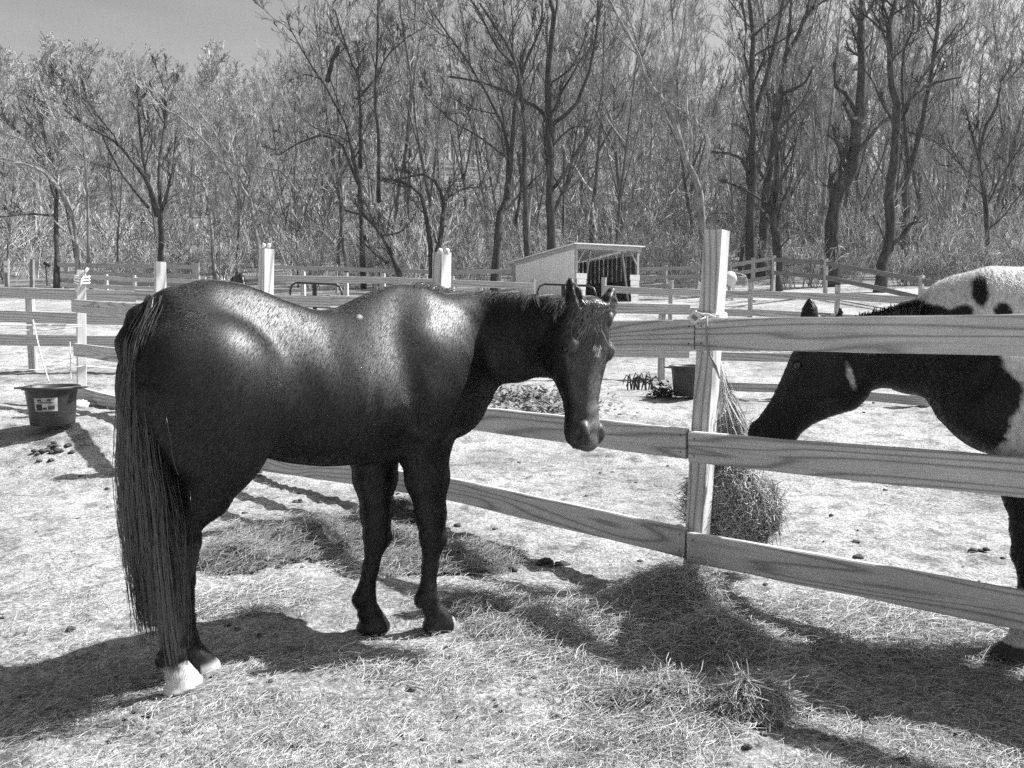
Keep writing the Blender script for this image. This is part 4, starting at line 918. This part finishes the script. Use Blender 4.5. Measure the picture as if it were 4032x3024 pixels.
def hay_pile(px, py, rx, ry, hgt, n, label, seed, mat='hay', lohi=(0, 1), L=(.06, .2)):
    X_, Y_ = G(px, py); r = np.random.RandomState(seed); z0 = float(gz(X_, Y_)); e = empty('hay_pile', (X_, Y_, z0), label, 'hay pile')
    # mound
    nr_, na = 14, 36; V = []; T = []
    for i in range(nr_+1):
        q_ = i/nr_*1.1
        for j in range(na):
            a = j/na*2*PI; x = X_+rx*q_*math.cos(a)*(1+.12*math.sin(3*a+seed)); y = Y_+ry*q_*math.sin(a)*(1+.12*math.cos(2*a+seed)); V.append([x, y, 0])
    V = np.array(V); q_ = np.repeat(np.arange(nr_+1)/nr_*1.1, na); nn = vnoise(V[:, 0], V[:, 1], 9, seed)*.6+vnoise(V[:, 0], V[:, 1], 25, seed+1)*.4
    hfun = lambda q, nz_: hgt*np.clip(1-q**1.4, -.1, 1)*(.15+1.45*nz_)
    V[:, 2] = gz(V[:, 0], V[:, 1])+hfun(q_, nn)-.004
    F = [[i*na+j, i*na+(j+1) % na, (i+1)*na+(j+1) % na, (i+1)*na+j] for i in range(nr_) for j in range(na)]
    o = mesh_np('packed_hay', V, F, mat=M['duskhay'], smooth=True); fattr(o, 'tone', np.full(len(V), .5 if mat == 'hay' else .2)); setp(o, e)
    def reg(n_, r_):
        a = r_.uniform(0, 2*PI, n_); qq = np.sqrt(r_.rand(n_))*1.08; return X_+rx*qq*np.cos(a), Y_+ry*qq*np.sin(a)
    P = litter(n, reg, L[0], L[1], .001, seed+5, .012, .5, .26, 5); c = P[:, 2, :2]
    qv = np.sqrt(((c[:, 0]-X_)/rx)**2+((c[:, 1]-Y_)/ry)**2); nv = vnoise(c[:, 0], c[:, 1], 9, seed)*.6+vnoise(c[:, 0], c[:, 1], 25, seed+1)*.4
    P[:, :, 2] += np.maximum(hfun(qv, nv), 0)[:, None]
    o = add_litter('hay_wisps', [P], .0009, M[mat], seed+9, None, lohi, None); setp(o, e)
    if mat != 'hay':
        m = MB(); k_ = int(260*rx*ry/.25)
        for i in range(k_):
            a = r.uniform(0, 2*PI); qq = math.sqrt(r.rand())*1.1; x = X_+rx*qq*math.cos(a); y = Y_+ry*qq*math.sin(a); V, F = lump(r, r.uniform(.012, .034)); nv = float(vnoise(np.array([x]), np.array([y]), 9, seed)[0]*.6+vnoise(np.array([x]), np.array([y]), 25, seed+1)[0]*.4)
            m.add(V+[x, y, float(gz(x, y))+max(0, float(hfun(qq, nv)))+.008], F)
        o = m.build('dung_bits', M['clod'], smooth=True); tag(o, kind='stuff'); setp(o, e)
hay_pile(676, 608, .36, .26, .15, 6000, 'mound of hay heaped against the foot of the near fence post', 31)
hay_pile(715, 655, .26, .17, .16, 3200, 'sunlit hay heap lying in the shade just in front of the near post', 32)
hay_pile(752, 712, .14, .09, .13, 1500, 'small bright clump of hay at the edge of the pinto\'s shadow', 33)
hay_pile(583, 628, .50, .22, .05, 3500, 'flat shaded spread of hay left of the near post', 34)
hay_pile(668, 703, .2, .1, .07, 1200, 'thin hay tuft between the two long rail shadows', 35)
hay_pile(318, 540, .62, .42, .08, 5200, 'heap of soiled bedding behind the dark horse\'s belly', 36, 'duskhay', (.2, 1))
hay_pile(455, 560, .4, .24, .06, 2600, 'heap of soiled hay right of the dark horse\'s forelegs', 37, 'duskhay', (.2, 1))
hay_pile(486, 612, .22, .12, .06, 1100, 'low tuft of soiled hay near the front hooves', 38, 'duskhay', (.2, 1))
hay_pile(236, 560, .3, .2, .08, 1700, 'mound of old bedding right of the dark horse\'s hind leg', 39, 'duskhay', (.2, 1))
hay_pile(395, 515, .3, .2, .08, 1500, 'dark soiled patch of bedding behind the forelegs', 40, 'duskhay', (0, .5))

# droppings and clods
r = np.random.RandomState(77)
def dung(px, py, n, spread, s, label, name='dung_pile', cat='droppings', mat='clod'):
    X_, Y_ = G(px, py)
    if py < 470: Y_ = None
    if Y_ is None:
        for yy in np.linspace(4, 16, 400):
            p = at(px, py, yy)
            if p[2] <= tz(p[0], yy): break
        X_, Y_ = p[0], p[1]
    m = MB()
    for i in range(n):
        V, F = lump(r, s*r.uniform(.6, 1.2)); x = X_+r.normal(0, spread); y = Y_+r.normal(0, spread*.7); m.add(V+[x, y, float(gz(x, y))+s*.25+(s*.5 if i > n*.7 else 0)], F)
    tag(m.build(name, M[mat], smooth=True), label, cat)
dung(548, 563, 9, .035, .035, 'small dark pile of droppings on open ground below the lower rail, right of the forelegs')
dung(52, 470, 16, .12, .04, 'spread of dark droppings in front of the labelled tub')
dung(855, 557, 2, .02, .032, 'lone dark clod behind the lowest rail on the right', 'clod', 'clod')
dung(978, 549, 5, .03, .028, 'little dark dropping pile right of the pinto\'s chest below the middle rail')
dung(300, 500, 5, .03, .03, 'dark dropping pile beneath the dark horse\'s belly')
dung(150, 770-48, 4, .05, .02, 'small dark clods near the horse\'s shadow at the lower left', 'clod', 'clod')
dung(398, 738, 2, .01, .014, 'tiny dark clod in the open foreground below the horse', 'clod', 'clod')
dung(92, 407, 3, .09, .11, 'pale rocks at the foot of the corner post right of the tub', 'rock_pile', 'rocks', 'dirtrock')
x, y = view_reg(2.2, 16, .9)(650, r); m = MB()
for i in range(650):
    V, F = lump(r, r.uniform(.1, 1)**2*.022*(1 if y[i] < 5 else 1.3)); m.add(V+[x[i], y[i], float(gz(x[i], y[i]))+.003], F)
o = m.build('dirt_crumbs', M['clod'], smooth=True); tag(o, 'small dark crumbs of dirt and dung strewn over the paddock', 'crumbs', None, 'stuff')

# leafy weeds in the next paddock
def weed(px, py, Y, w_, hgt, n, label, seed, tufts=False, tone_=(.1, .8)):
    r = np.random.RandomState(seed); p = at(px, py, Y); z0 = float(tz(p[0], p[1])); V = []; F = []; T = []
    for i in range(n):
        x = p[0]+r.normal(0, w_*.5); y_ = p[1]+r.normal(0, w_*.35); zz = float(tz(x, y_)); hh = hgt*r.uniform(.3, 1); L = r.uniform(.05, .11); a = r.uniform(0, 2*PI); d = np.array([math.cos(a), math.sin(a), r.uniform(-.3, .8)]); s_ = np.array([-math.sin(a), math.cos(a), r.uniform(-.4, .4)])
        c = np.array([x, y_, zz+hh*r.rand()]); k = len(V)
        V += [c, c+d*L*.5+s_*L*.28, c+d*L, c+d*L*.5-s_*L*.28]; F.append([k, k+1, k+2, k+3]); T += [r.uniform(*tone_)]*4
    o = mesh_np('weed_clump', V, F, mat=M['weed']); fattr(o, 'tone', T); tag(o, label, 'weeds', None, 'stuff')
M['weed'] = tone_mat('weed_leaves', .05, .32)
weed(523, 383, 11.3, .9, .22, 900, 'low clump of leafy weeds seen under the dark horse\'s throat', 51)
weed(553, 392, 10.2, .8, .12, 500, 'sparse leafy weeds behind the dark horse\'s cheek', 54)
weed(664, 388, 11.6, .2, .22, 300, 'dark bushy weed beside the rear rubber tub', 52, tone_=(0, .3))
m = MB()
for i in range(16):
    px = 629+i*1.6+r.normal(0, 1.2); p = at(px, 375+r.uniform(-1, 2), 12.6); b = np.array([p[0], p[1], tz(p[0], p[1])]); dx = r.uniform(-.14, .14); hh = r.uniform(.14, .3)
    m.tube([b, b+[dx*.3, 0, hh*.8], b+[dx, 0, hh], b+[dx*1.6, 0, hh*.7], b+[dx*1.8, 0, hh*.35]], [.012, .013, .012, .01, .006], 4)
tag(m.build('grass_tuft', M['clod']), 'row of dark arching leaf blades left of the rear rubber tub', 'tuft')

# ------------------------------------------------------------------ trees
def grow(P, R, n, ratio, ang, up, rs, r, m=6, t0=.2, wig=.12, tb=1.3):
    k = len(P); i = np.repeat(np.arange(k), n); t = t0+(1-t0)*rs_unif(r, len(i))**(1/tb)*.98; mm = P.shape[1]-1
    f = t*mm; j = np.minimum(f.astype(int), mm-1); u = (f-j)[:, None]; b = P[i, j]*(1-u)+P[i, j+1]*u; tg = P[i, j+1]-P[i, j]; tg /= np.linalg.norm(tg, axis=1)[:, None]+1e-9
    L0 = np.linalg.norm(np.diff(P, axis=1), axis=2).sum(1)[i]; rv = r.normal(size=(len(i), 3)); rv -= (rv*tg).sum(1)[:, None]*tg; rv /= np.linalg.norm(rv, axis=1)[:, None]
    a = r.normal(ang, .22, len(i))[:, None]; d = tg*np.cos(a)+rv*np.sin(a); L = L0*ratio*(1-.55*t)*r.uniform(.6, 1.25, len(i)); rad = np.minimum(R[i, j]*rs, R[i, j]*.9)
    out = [b]; cur = b
    for q in range(m-1):
        d = d+r.normal(0, wig, d.shape)+np.array([0, 0, up]); d /= np.linalg.norm(d, axis=1)[:, None]; cur = cur+d*(L/(m-1))[:, None]; out.append(cur)
    PP = np.stack(out, 1); RR = rad[:, None]*np.linspace(1, .35, m)[None]
    return PP, RR
def rs_unif(r, n): return r.rand(n)
def resamp(P, m=6):
    P = np.asarray(P, float); s = np.r_[0, np.cumsum(np.linalg.norm(np.diff(P, axis=0), axis=1))]; q = np.linspace(0, s[-1], m); return np.stack([np.interp(q, s, P[:, k]) for k in range(3)], 1)
def tree_mesh(limbs, seed, levels, minr=.012, trunk_sides=8, mat='bark', name='tree', extra_r=1.):
    """limbs: [(pts (n,3), r0, r1)], first is the trunk. returns (trunk mesh data, crown mesh data)"""
    r = np.random.RandomState(seed); tb = MB()
    for pts, r0, r1 in limbs:
        P = resamp(pts, max(8, len(pts)*2)); n_ = len(P); P[1:-1] += r.normal(0, r0*.10, (n_-2, 3)); rr = r0+(r1-r0)*np.linspace(0, 1, n_)**.8
        rr = rr*(1+.06*r.normal(size=n_)); tb.tube(P, rr, trunk_sides)
    P = np.stack([resamp(p_, 9) for p_, _, _ in limbs]); R = np.stack([np.linspace(a, b_, 9) for _, a, b_ in limbs]); V, F, T = [], [], []; n0 = 0
    for li, (n, ratio, ang, up, rs, t0, wig) in enumerate(levels):
        PL = np.linalg.norm(np.diff(P, axis=1), axis=2).sum(1); k0 = len(P)
        P, R = grow(P, R, n, ratio, ang, up, rs, r, t0=t0, wig=wig); R = np.maximum(R, minr)
        if li == 0:      # short limbs carry fewer boughs
            kp = r.rand(len(P)) < np.repeat(np.clip(PL/9, .12, 1), n); P = P[kp]; R = R[kp]
        v, f = tubes_vec(P, R, 5 if li == 0 else 3); V.append(v); F.append(f+n0); n0 += len(v)
    return tb, np.concatenate(V), np.concatenate(F)
def make_tree(name, loc, limbs, seed, levels, label, group=None, mat='bark', tmat='twig', minr=.012, cat='tree'):
    e = empty(name, loc, label, cat, group); tb, V, F = tree_mesh(limbs, seed, levels, minr)
    t_ = tb.build('trunk', M[mat], smooth=True); c = mesh_np('crown', V, F, mat=M[tmat]); t_.location = -Vector(loc)*0; t_.parent = e; c.parent = e
    return e
def px_limb(pts, Y, r0, r1, dy=0.):
    """limb traced as image points, at its own distance, wandering in depth"""
    n = len(pts); P = [at(x, y, Y+dy*i/(n-1)+.5*math.sin(i*1.9+x)) for i, (x, y) in enumerate(pts)]; return [np.array(P), r0, r1]
A5 = lambda l: [(279.4+.16843*x, .16843*y) for x, y in l]
A7 = lambda l: [(609.5+.18738*x, .18738*y) for x, y in l]
A0 = lambda l: [(.16843*x, .16843*y) for x, y in l]
HERO = [
 ('dark twin-trunked tree left of the shed whose trunk bends at mid height', 44, 'bark', [(A5([(1275, 1640), (1300, 1300), (1350, 1180), (1370, 1000), (1385, 800), (1400, 600), (1430, 450), (1440, 300)]), .26, .08), (A5([(1352, 1180), (1360, 900), (1330, 740), (1210, 520), (1110, 350), (1000, 200), (900, 60)]), .13, .04), (A5([(1345, 930), (1200, 820), (1060, 740), (930, 640), (860, 560)]), .07, .03)]),
 ('straight dark tree just left of the shed with arching upper limbs', 43, 'bark', [(A5([(1480, 1600), (1450, 900), (1440, 600), (1430, 450), (1390, 330), (1300, 180), (1190, 20)]), .19, .06), (A5([(1430, 470), (1480, 330), (1560, 150), (1560, -60)]), .10, .04), (A5([(1400, 1330), (1440, 1100), (1410, 900)]), .09, .05), (A5([(1385, 380), (1290, 280), (1180, 60), (1100, -60)]), .09, .04)]),
 ('tall dark tree directly behind the shed with a big curved side limb', 46, 'bark', [(A5([(1625, 1640), (1610, 1100), (1600, 800), (1590, 500), (1600, 350), (1630, 150), (1600, -40)]), .30, .13), (A5([(1590, 720), (1540, 630), (1440, 600), (1350, 540), (1180, 480), (990, 450)]), .14, .05), (A5([(1620, 740), (1760, 630), (1850, 400), (1890, 150), (1895, -60)]), .12, .06), (A5([(1620, 870), (1720, 760), (1820, 740), (1875, 850)]), .07, .03), (A5([(1600, 500), (1720, 420), (1790, 300), (1850, 100)]), .07, .03), (A5([(1440, 600), (1420, 470), (1300, 260), (1160, 60)]), .08, .03)]),
 ('wide dark many-stemmed tree left of centre with a torn hanging top', 48, 'bark', [(A5([(500, 1560), (480, 1100), (430, 900), (400, 740), (280, 520), (200, 400), (60, 160)]), .20, .04), (A5([(590, 1200), (590, 1000), (592, 800), (565, 600), (580, 300), (590, -40)]), .14, .05), (A5([(480, 1000), (480, 640), (470, 450), (400, 300), (330, 60)]), .13, .04), (A5([(470, 1100), (360, 830), (250, 800), (110, 850), (0, 920)]), .10, .04), (A5([(460, 590), (560, 480), (640, 330), (760, 220)]), .08, .03), (A5([(285, 480), (320, 350), (350, 270)]), .17, .07), (A5([(250, 470), (160, 440), (60, 480)]), .06, .03)]),
 ('forked dark tree behind the broad fence post', 42, 'bark', [(A5([(915, 1640), (880, 1300), (840, 1150), (740, 1080), (610, 1060)]), .20, .06), (A5([(915, 1600), (960, 1400), (975, 1200), (940, 1080), (850, 1030), (620, 1080)]), .17, .05), (A5([(970, 1200), (1060, 1130), (1150, 1110), (1210, 1120)]), .07, .03)]),
 ('dark tree leaning hard to the left low behind the dark horse\'s back', 42, 'bark', [(A5([(760, 1640), (690, 1560), (600, 1380), (500, 1270), (390, 1250)]), .19, .06), (A5([(640, 1560), (560, 1500), (470, 1410)]), .09, .04), (A5([(600, 1400), (720, 1380), (800, 1290)]), .07, .03)]),
 ('tall straight dark trunk just right of the near fence post', 47, 'bark', [(A7([(745, 1400), (750, 1100), (765, 900), (770, 650), (752, 400), (770, 200), (740, -60)]), .33, .12), (A7([(780, 600), (840, 400), (900, 150), (935, -40)]), .16, .07), (A7([(745, 930), (700, 840), (640, 820), (540, 810)]), .12, .05), (A7([(755, 420), (720, 300), (730, 150), (700, -40)]), .10, .05)]),
 ('tall dark trunk leaning right, second beside the near fence post', 49, 'bark', [(A7([(805, 1400), (830, 1100), (880, 750), (920, 500), (940, 300), (1030, 150), (1080, -40)]), .33, .13), (A7([(925, 500), (1040, 450), (1090, 350)]), .12, .05), (A7([(940, 300), (960, 150), (975, -50)]), .13, .06)]),
 ('old thick-based dark tree in the corner of the far right fence', 39, 'bark', [(A7([(895, 1500), (893, 1300), (860, 1100), (900, 940), (880, 700), (900, 520)]), .30, .07), (A7([(880, 1130), (800, 1060), (700, 1000), (590, 960)]), .09, .04), (A7([(890, 1350), (930, 1300), (960, 1270)]), .07, .03)]),
 ('massive dark broken-off trunk with a crooked elbow on the right', 41, 'bark', [(A7([(1195, 1470), (1185, 1250), (1200, 1070), (1275, 950), (1310, 800), (1320, 640)]), .42, .26), (A7([(1330, 640), (1352, 400), (1340, 150), (1350, -60)]), .24, .16), (A7([(1200, 1080), (1180, 1035)]), .20, .10), (A7([(1235, 1010), (1240, 920)]), .07, .03), (A7([(1285, 870), (1240, 770), (1160, 720)]), .10, .05), (A7([(1320, 600), (1260, 500), (1200, 460), (1210, 300)]), .13, .06)]),
 ('dark tree with a swollen split base and a low right limb on the bank', 36, 'bark', [(A7([(1435, 1590), (1465, 1400), (1500, 1280), (1490, 1000), (1520, 800), (1545, 600), (1500, 400), (1490, 150), (1540, -40)]), .30, .09), (A7([(1505, 1300), (1580, 1240), (1610, 1190), (1665, 1180)]), .15, .06), (A7([(1545, 620), (1620, 510), (1700, 450), (1880, 410)]), .10, .04), (A7([(1475, 1290), (1430, 1190)]), .08, .03), (A7([(1520, 660), (1460, 560), (1400, 420), (1350, 360)]), .08, .03)]),
 ('pale sunlit tree with a long trunk slanting up to the left behind the near post', 44, 'palebark', [(A7([(510, 1330), (490, 1000), (400, 850), (365, 700), (310, 570), (200, 440), (150, 270), (50, 100), (-40, -60)]), .24, .06), (A7([(270, 510), (340, 420), (370, 300), (400, 120), (410, -50)]), .09, .04), (A7([(310, 540), (420, 620), (500, 760)]), .07, .03), (A7([(160, 300), (100, 250), (30, 180)]), .06, .03)]),
 ('slim dark tree near the right edge standing straight from the brush', 40, 'bark', [(A7([(2035, 1500), (2010, 1100), (1970, 850), (1990, 700), (2060, 590), (2100, 400)]), .16, .05), (A7([(1975, 860), (1930, 700), (1900, 560)]), .08, .03)]),
 ('dark tall tree right of the split-based one reaching the top edge', 46, 'bark', [(A7([(1570, 1500), (1575, 1000), (1660, 700), (1700, 480), (1740, 250), (1770, -50)]), .20, .08), (A7([(1600, 900), (1570, 600), (1560, 300), (1640, 100), (1600, -40)]), .13, .05)]),
 ('dark upright tree at the left with hanging pale limbs', 46, 'bark', [(A0([(330, 1650), (335, 1300), (340, 1050), (300, 900), (240, 700)]), .20, .05), (A0([(330, 1280), (170, 1270), (0, 1290)]), .08, .03), (A0([(335, 1200), (260, 950), (100, 760), (-40, 650)]), .09, .03)]),
 ('dark fan-shaped tree with many stems at the left', 47, 'bark', [(A0([(955, 1500), (950, 1260), (860, 1050), (700, 850), (540, 760), (370, 640)]), .22, .05), (A0([(930, 1280), (860, 1000), (820, 700), (830, 480)]), .14, .04), (A0([(955, 1300), (940, 1000), (985, 700), (960, 450)]), .13, .04), (A0([(960, 1250), (1030, 1000), (1080, 900)]), .10, .04), (A0([(880, 1230), (700, 1010), (560, 700), (420, 500)]), .10, .04)]),
 ('pale leaning tree whose trunk slants up to the left of the fan-shaped one', 45, 'palebark', [(A0([(470, 1600), (440, 1300), (380, 1150), (240, 1000), (90, 960), (-40, 930)]), .16, .05), (A0([(410, 1250), (330, 1000), (200, 850), (0, 780)]), .09, .03), (A0([(525, 1560), (520, 1200), (495, 850), (475, 600), (465, 480)]), .10, .04)]),
 ('pale sunlit tree right of the fan-shaped one, bending left at the top', 46, 'palebark', [(A0([(1280, 1560), (1240, 1180), (1190, 1060), (1140, 1030)]), .13, .06), (A0([(1560, 1600), (1480, 1170), (1350, 1000), (1200, 820), (1080, 700), (960, 640)]), .13, .04), (A0([(1500, 1200), (1400, 1000), (1260, 760), (1100, 560)]), .09, .03), (A0([(1800, 1200), (1680, 1020), (1540, 990), (1400, 985)]), .08, .03)]),
]
LV = [(9, .42, .62, .12, .42, .25, .16), (7, .5, .55, .10, .45, .15, .16), (5, .75, .42, .08, .5, .1, .10)]
for i, (lb, Y, mt, limbs) in enumerate(HERO):
    lm = [px_limb(p_, Y, a, b_, RS.uniform(-2.5, 2.5)) for p_, a, b_ in limbs]
    base = lm[0][0][0].copy(); gzv = float(tz(base[0], base[1])); lm[0][0][0][2] = min(base[2], gzv-.3); loc = (base[0], base[1], gzv)
    lm = [(p_-np.array(loc), a, b_) for p_, a, b_ in lm]
    make_tree('bare_tree', loc, lm, 100+i, LV, lb, None, mt, tmat='darktwig' if mt == 'bark' else 'twig', minr=.012)

PROTO = []; PH = []
for k in range(8):
    r = np.random.RandomState(500+k); H_ = [19, 22, 17, 21, 24, 16, 20, 18][k]; n_ = 7; lean = r.normal(0, .06, 2)+(np.array([-.12, 0]) if k % 3 == 1 else 0)
    tr = np.stack([np.cumsum(r.normal(0, .25, n_))*.7+lean[0]*np.linspace(0, H_, n_), np.cumsum(r.normal(0, .25, n_))*.7+lean[1]*np.linspace(0, H_, n_), np.linspace(-.8, H_, n_)], 1)
    limbs = [(tr, r.uniform(.13, .22), .035)]
    for q in range(r.randint(1, 4)):
        t = r.uniform(.25, .55); b0 = resamp(tr, 21)[int(t*20)]; a = r.uniform(0, 2*PI); L = H_*r.uniform(.35, .55); u_ = np.linspace(0, 1, 5)[:, None]
        limbs.append((b0+np.array([math.cos(a)*.45, math.sin(a)*.45, 1])*L*u_+np.array([0, 0, -.08])*L*np.sin(u_*PI), .09, .03))
    lv = [(13, .36, .55, .14, .42, .30, .12), (8, .5, .5, .10, .5, .12, .14), (5, .75, .4, .07, .6, .08, .10)]
    PROTO.append(tree_mesh(limbs, 600+k, lv, .014)); PH.append(H_)
pm = []
for k, (tb, V, F) in enumerate(PROTO):
    mt = 'greybark' if k % 3 else 'palebark'
    t_ = tb.build('trunk', M[mt], smooth=True); c = mesh_np('crown', V, F, mat=M['twig']); pm.append((t_.data, c.data)); D2.objects.remove(t_); D2.objects.remove(c)
r = np.random.RandomState(9); cnt = 0; pos = []; tries = 0
while cnt < 275 and tries < 20000:
    tries += 1; u = r.rand(); y = 49+(172-49)*u**1.25; x = y*r.uniform(-.72, .72); px = 512+788*x/y
    if any((x-a)**2+(y-b_)**2 < (2.4+y*.010)**2 for a, b_ in pos): continue
    k = r.randint(8); zg_ = float(tz(x, y)); hmax = 99
    if px < 292: lim = (r.uniform(95, 210) if y < 75 else r.uniform(62, 110)) if not (85 < px < 150 and y > 120) else r.uniform(38, 70)
    elif px < 330: lim = r.uniform(10, 90)
    elif y > 85 and px > 700: lim = r.uniform(40, 150)
    else: lim = -60
    hmax = CAMH+(320-lim)/788*y-zg_; sc_ = min(r.uniform(.8, 1.15), hmax/PH[k]/1.12)
    if sc_ < .28: continue
    pos.append((x, y)); e = D2.objects.new('wood_tree', None); COL.objects.link(e); e.location = (x, y, zg_-.1); e.rotation_euler = (0, 0, r.uniform(0, 6.28)); e.scale = (sc_, sc_, sc_)
    side_ = 'on the left slope' if px < 300 else ('in the middle of the picture' if px < 640 else 'right of the shed')
    dep = 'front rows' if y < 85 else 'up the hillside'; col_ = 'Slender grey' if k % 3 else 'Slender pale'
    tag(e, '%s bare tree %s, %s' % (col_, side_, dep), 'tree', '%s bare trees %s, %s' % (col_.lower(), side_, dep))
    for nm, md in zip(('trunk', 'crown'), pm[k]):
        o = D2.objects.new(nm, md); COL.objects.link(o); o.parent = e
    cnt += 1
# distant ridge wood reading as one mass
r = np.random.RandomState(19); Vs, Fs, n0 = [], [], 0; tb, V0, F0 = PROTO[3]
rr_ = np.random.RandomState(4); 
ridge = []
for q in range(3):
    H_ = 15; tr = np.stack([np.cumsum(rr_.normal(0, .3, 6)), np.cumsum(rr_.normal(0, .3, 6)), np.linspace(-1, H_, 6)], 1)
    tb_, V_, F_ = tree_mesh([(tr, .2, .05)], 40+q, [(14, .42, .6, .12, .5, .3, .12), (6, .5, .6, .08, .6, .1, .16), (4, .5, .6, .05, .7, .1, .18)], .045)
    V2 = np.concatenate(tb_.V+[V_]); F2 = np.concatenate(tb_.P[4]+[F_+sum(len(q_) for q_ in tb_.V)]) if 4 in tb_.P else F_; ridge.append((V2, F2))
for i in range(360):
    y = r.uniform(100, 186); x = y*r.uniform(-.74, .74)
    if 512+788*x/y > 640 and y > 150 and r.rand() < .5: continue
    V_, F_ = ridge[r.randint(3)]; a = r.uniform(0, 6.28); s_ = r.uniform(.7, 1.15); c_, n_ = math.cos(a)*s_, math.sin(a)*s_
    W_ = np.stack([V_[:, 0]*c_-V_[:, 1]*n_+x, V_[:, 0]*n_+V_[:, 1]*c_+y, V_[:, 2]*s_+float(tz(x, y))], 1); Vs.append(W_); Fs.append(F_+n0); n0 += len(W_)
o = mesh_np('ridge_wood', np.concatenate(Vs), np.concatenate(Fs), mat=M['twig']); tag(o, 'leafless wood covering the distant ridge', 'wood', None, 'stuff')

# brush at the wood edge: countable shrubs plus tangle
def shrub_data(seed, H_, n, minr=.009):
    r = np.random.RandomState(seed); P = []
    for i in range(n):
        a = r.uniform(0, 2*PI); s_ = r.uniform(.1, .7); L = H_*r.uniform(.6, 1); u_ = np.linspace(0, 1, 6)[:, None]
        P.append(np.array([r.normal(0, .25), r.normal(0, .25), -.1])+np.array([math.cos(a)*s_, math.sin(a)*s_, 1])*L*u_+r.normal(0, .06, (6, 3))*u_-np.array([0, 0, .12])*L*u_**2)
    P = np.stack(P); R = np.full((n, 6), .022)*np.linspace(1, .4, 6)[None]; V, F, T, n0 = [], [], [], 0
    for lv in [None, (6, .55, .5, .06, .6, .2, .12), (4, .85, .5, .03, .7, .1, .12)]:
        if lv: P, R = grow(P, R, *lv[:5], r, t0=lv[5], wig=lv[6]); R = np.maximum(R, minr)
        v, f = tubes_vec(P, R, 3); V.append(v); F.append(f+n0); n0 += len(v); T.append(np.repeat(r.rand(len(P))**1.2, 6*3))
    return np.concatenate(V), np.concatenate(F), np.concatenate(T)
sp_ = []
for k, (H_, n) in enumerate([(2.6, 16), (3.6, 18), (2.0, 22), (4.6, 14)]):
    V, F, T = shrub_data(900+k, H_, n, .008); o = mesh_np('shrub', V, F, mat=M['brush']); fattr(o, 'tone', T); sp_.append(o.data); D2.objects.remove(o)
r = np.random.RandomState(29)
for i in range(150):
    y = 46+(78-46)*r.rand()**1.3; x = y*r.uniform(-.72, .72)
    if x > 2 and r.rand() < .25: y = r.uniform(40, 47); x = y*r.uniform(.18, .72)
    k = r.choice(4, p=[.3, .25, .25, .2]); o = D2.objects.new('shrub', sp_[k]); COL.objects.link(o); o.location = (x, y, float(tz(x, y))); o.rotation_euler = (0, 0, r.uniform(0, 6.28)); s_ = r.uniform(.7, 1.3); o.scale = (s_, s_, s_*r.uniform(.8, 1.1))
    tag(o, 'leafless tangled shrub at the wood edge, %s' % ('left of the shed' if x < 1 else 'right of the shed'), 'shrub', 'leafless shrubs along the wood edge, %s' % ('left' if x < 1 else 'right'))

Vs, Fs, Ts, n0 = [], [], [], 0; r = np.random.RandomState(33); small = []
for k in range(3):
    V, F, T = shrub_data(950+k, 4.8, 7, .017); small.append((V, F, T))
for i in range(900):
    y = 54+(170-54)*r.rand(); x = y*r.uniform(-.74, .74); V_, F_, T_ = small[r.randint(3)]; a = r.uniform(0, 6.28); s_ = r.uniform(.7, 1.5); c_, n_ = math.cos(a)*s_, math.sin(a)*s_
    W_ = np.stack([V_[:, 0]*c_-V_[:, 1]*n_+x, V_[:, 0]*n_+V_[:, 1]*c_+y, V_[:, 2]*s_*r.uniform(.8, 1.3)+float(tz(x, y))], 1); Vs.append(W_); Fs.append(F_+n0); Ts.append(T_*r.uniform(.5, 1)); n0 += len(W_)
o = mesh_np('understorey', np.concatenate(Vs), np.concatenate(Fs), mat=M['brush']); fattr(o, 'tone', np.concatenate(Ts)); tag(o, 'grey tangled saplings and undergrowth filling the wood between the trees', 'undergrowth', None, 'stuff')

# thin spring haze in the valley air
hz = D2.materials.new('valley_haze'); hz.use_nodes = True; hn_ = hz.node_tree; hn_.nodes.remove(hn_.nodes['Principled BSDF'])
pv = hn_.nodes.new('ShaderNodeVolumePrincipled'); pv.inputs['Color'].default_value = (.9, .9, .9, 1); pv.inputs['Density'].default_value = .0004; pv.inputs['Anisotropy'].default_value = .2
hn_.links.new(pv.outputs[0], hn_.nodes['Material Output'].inputs['Volume'])
o = MB().box((0, 99, 29), (1500, 1050, 84)).build('haze', hz); tag(o, 'thin pale haze in the air over the valley', None, None, 'stuff')
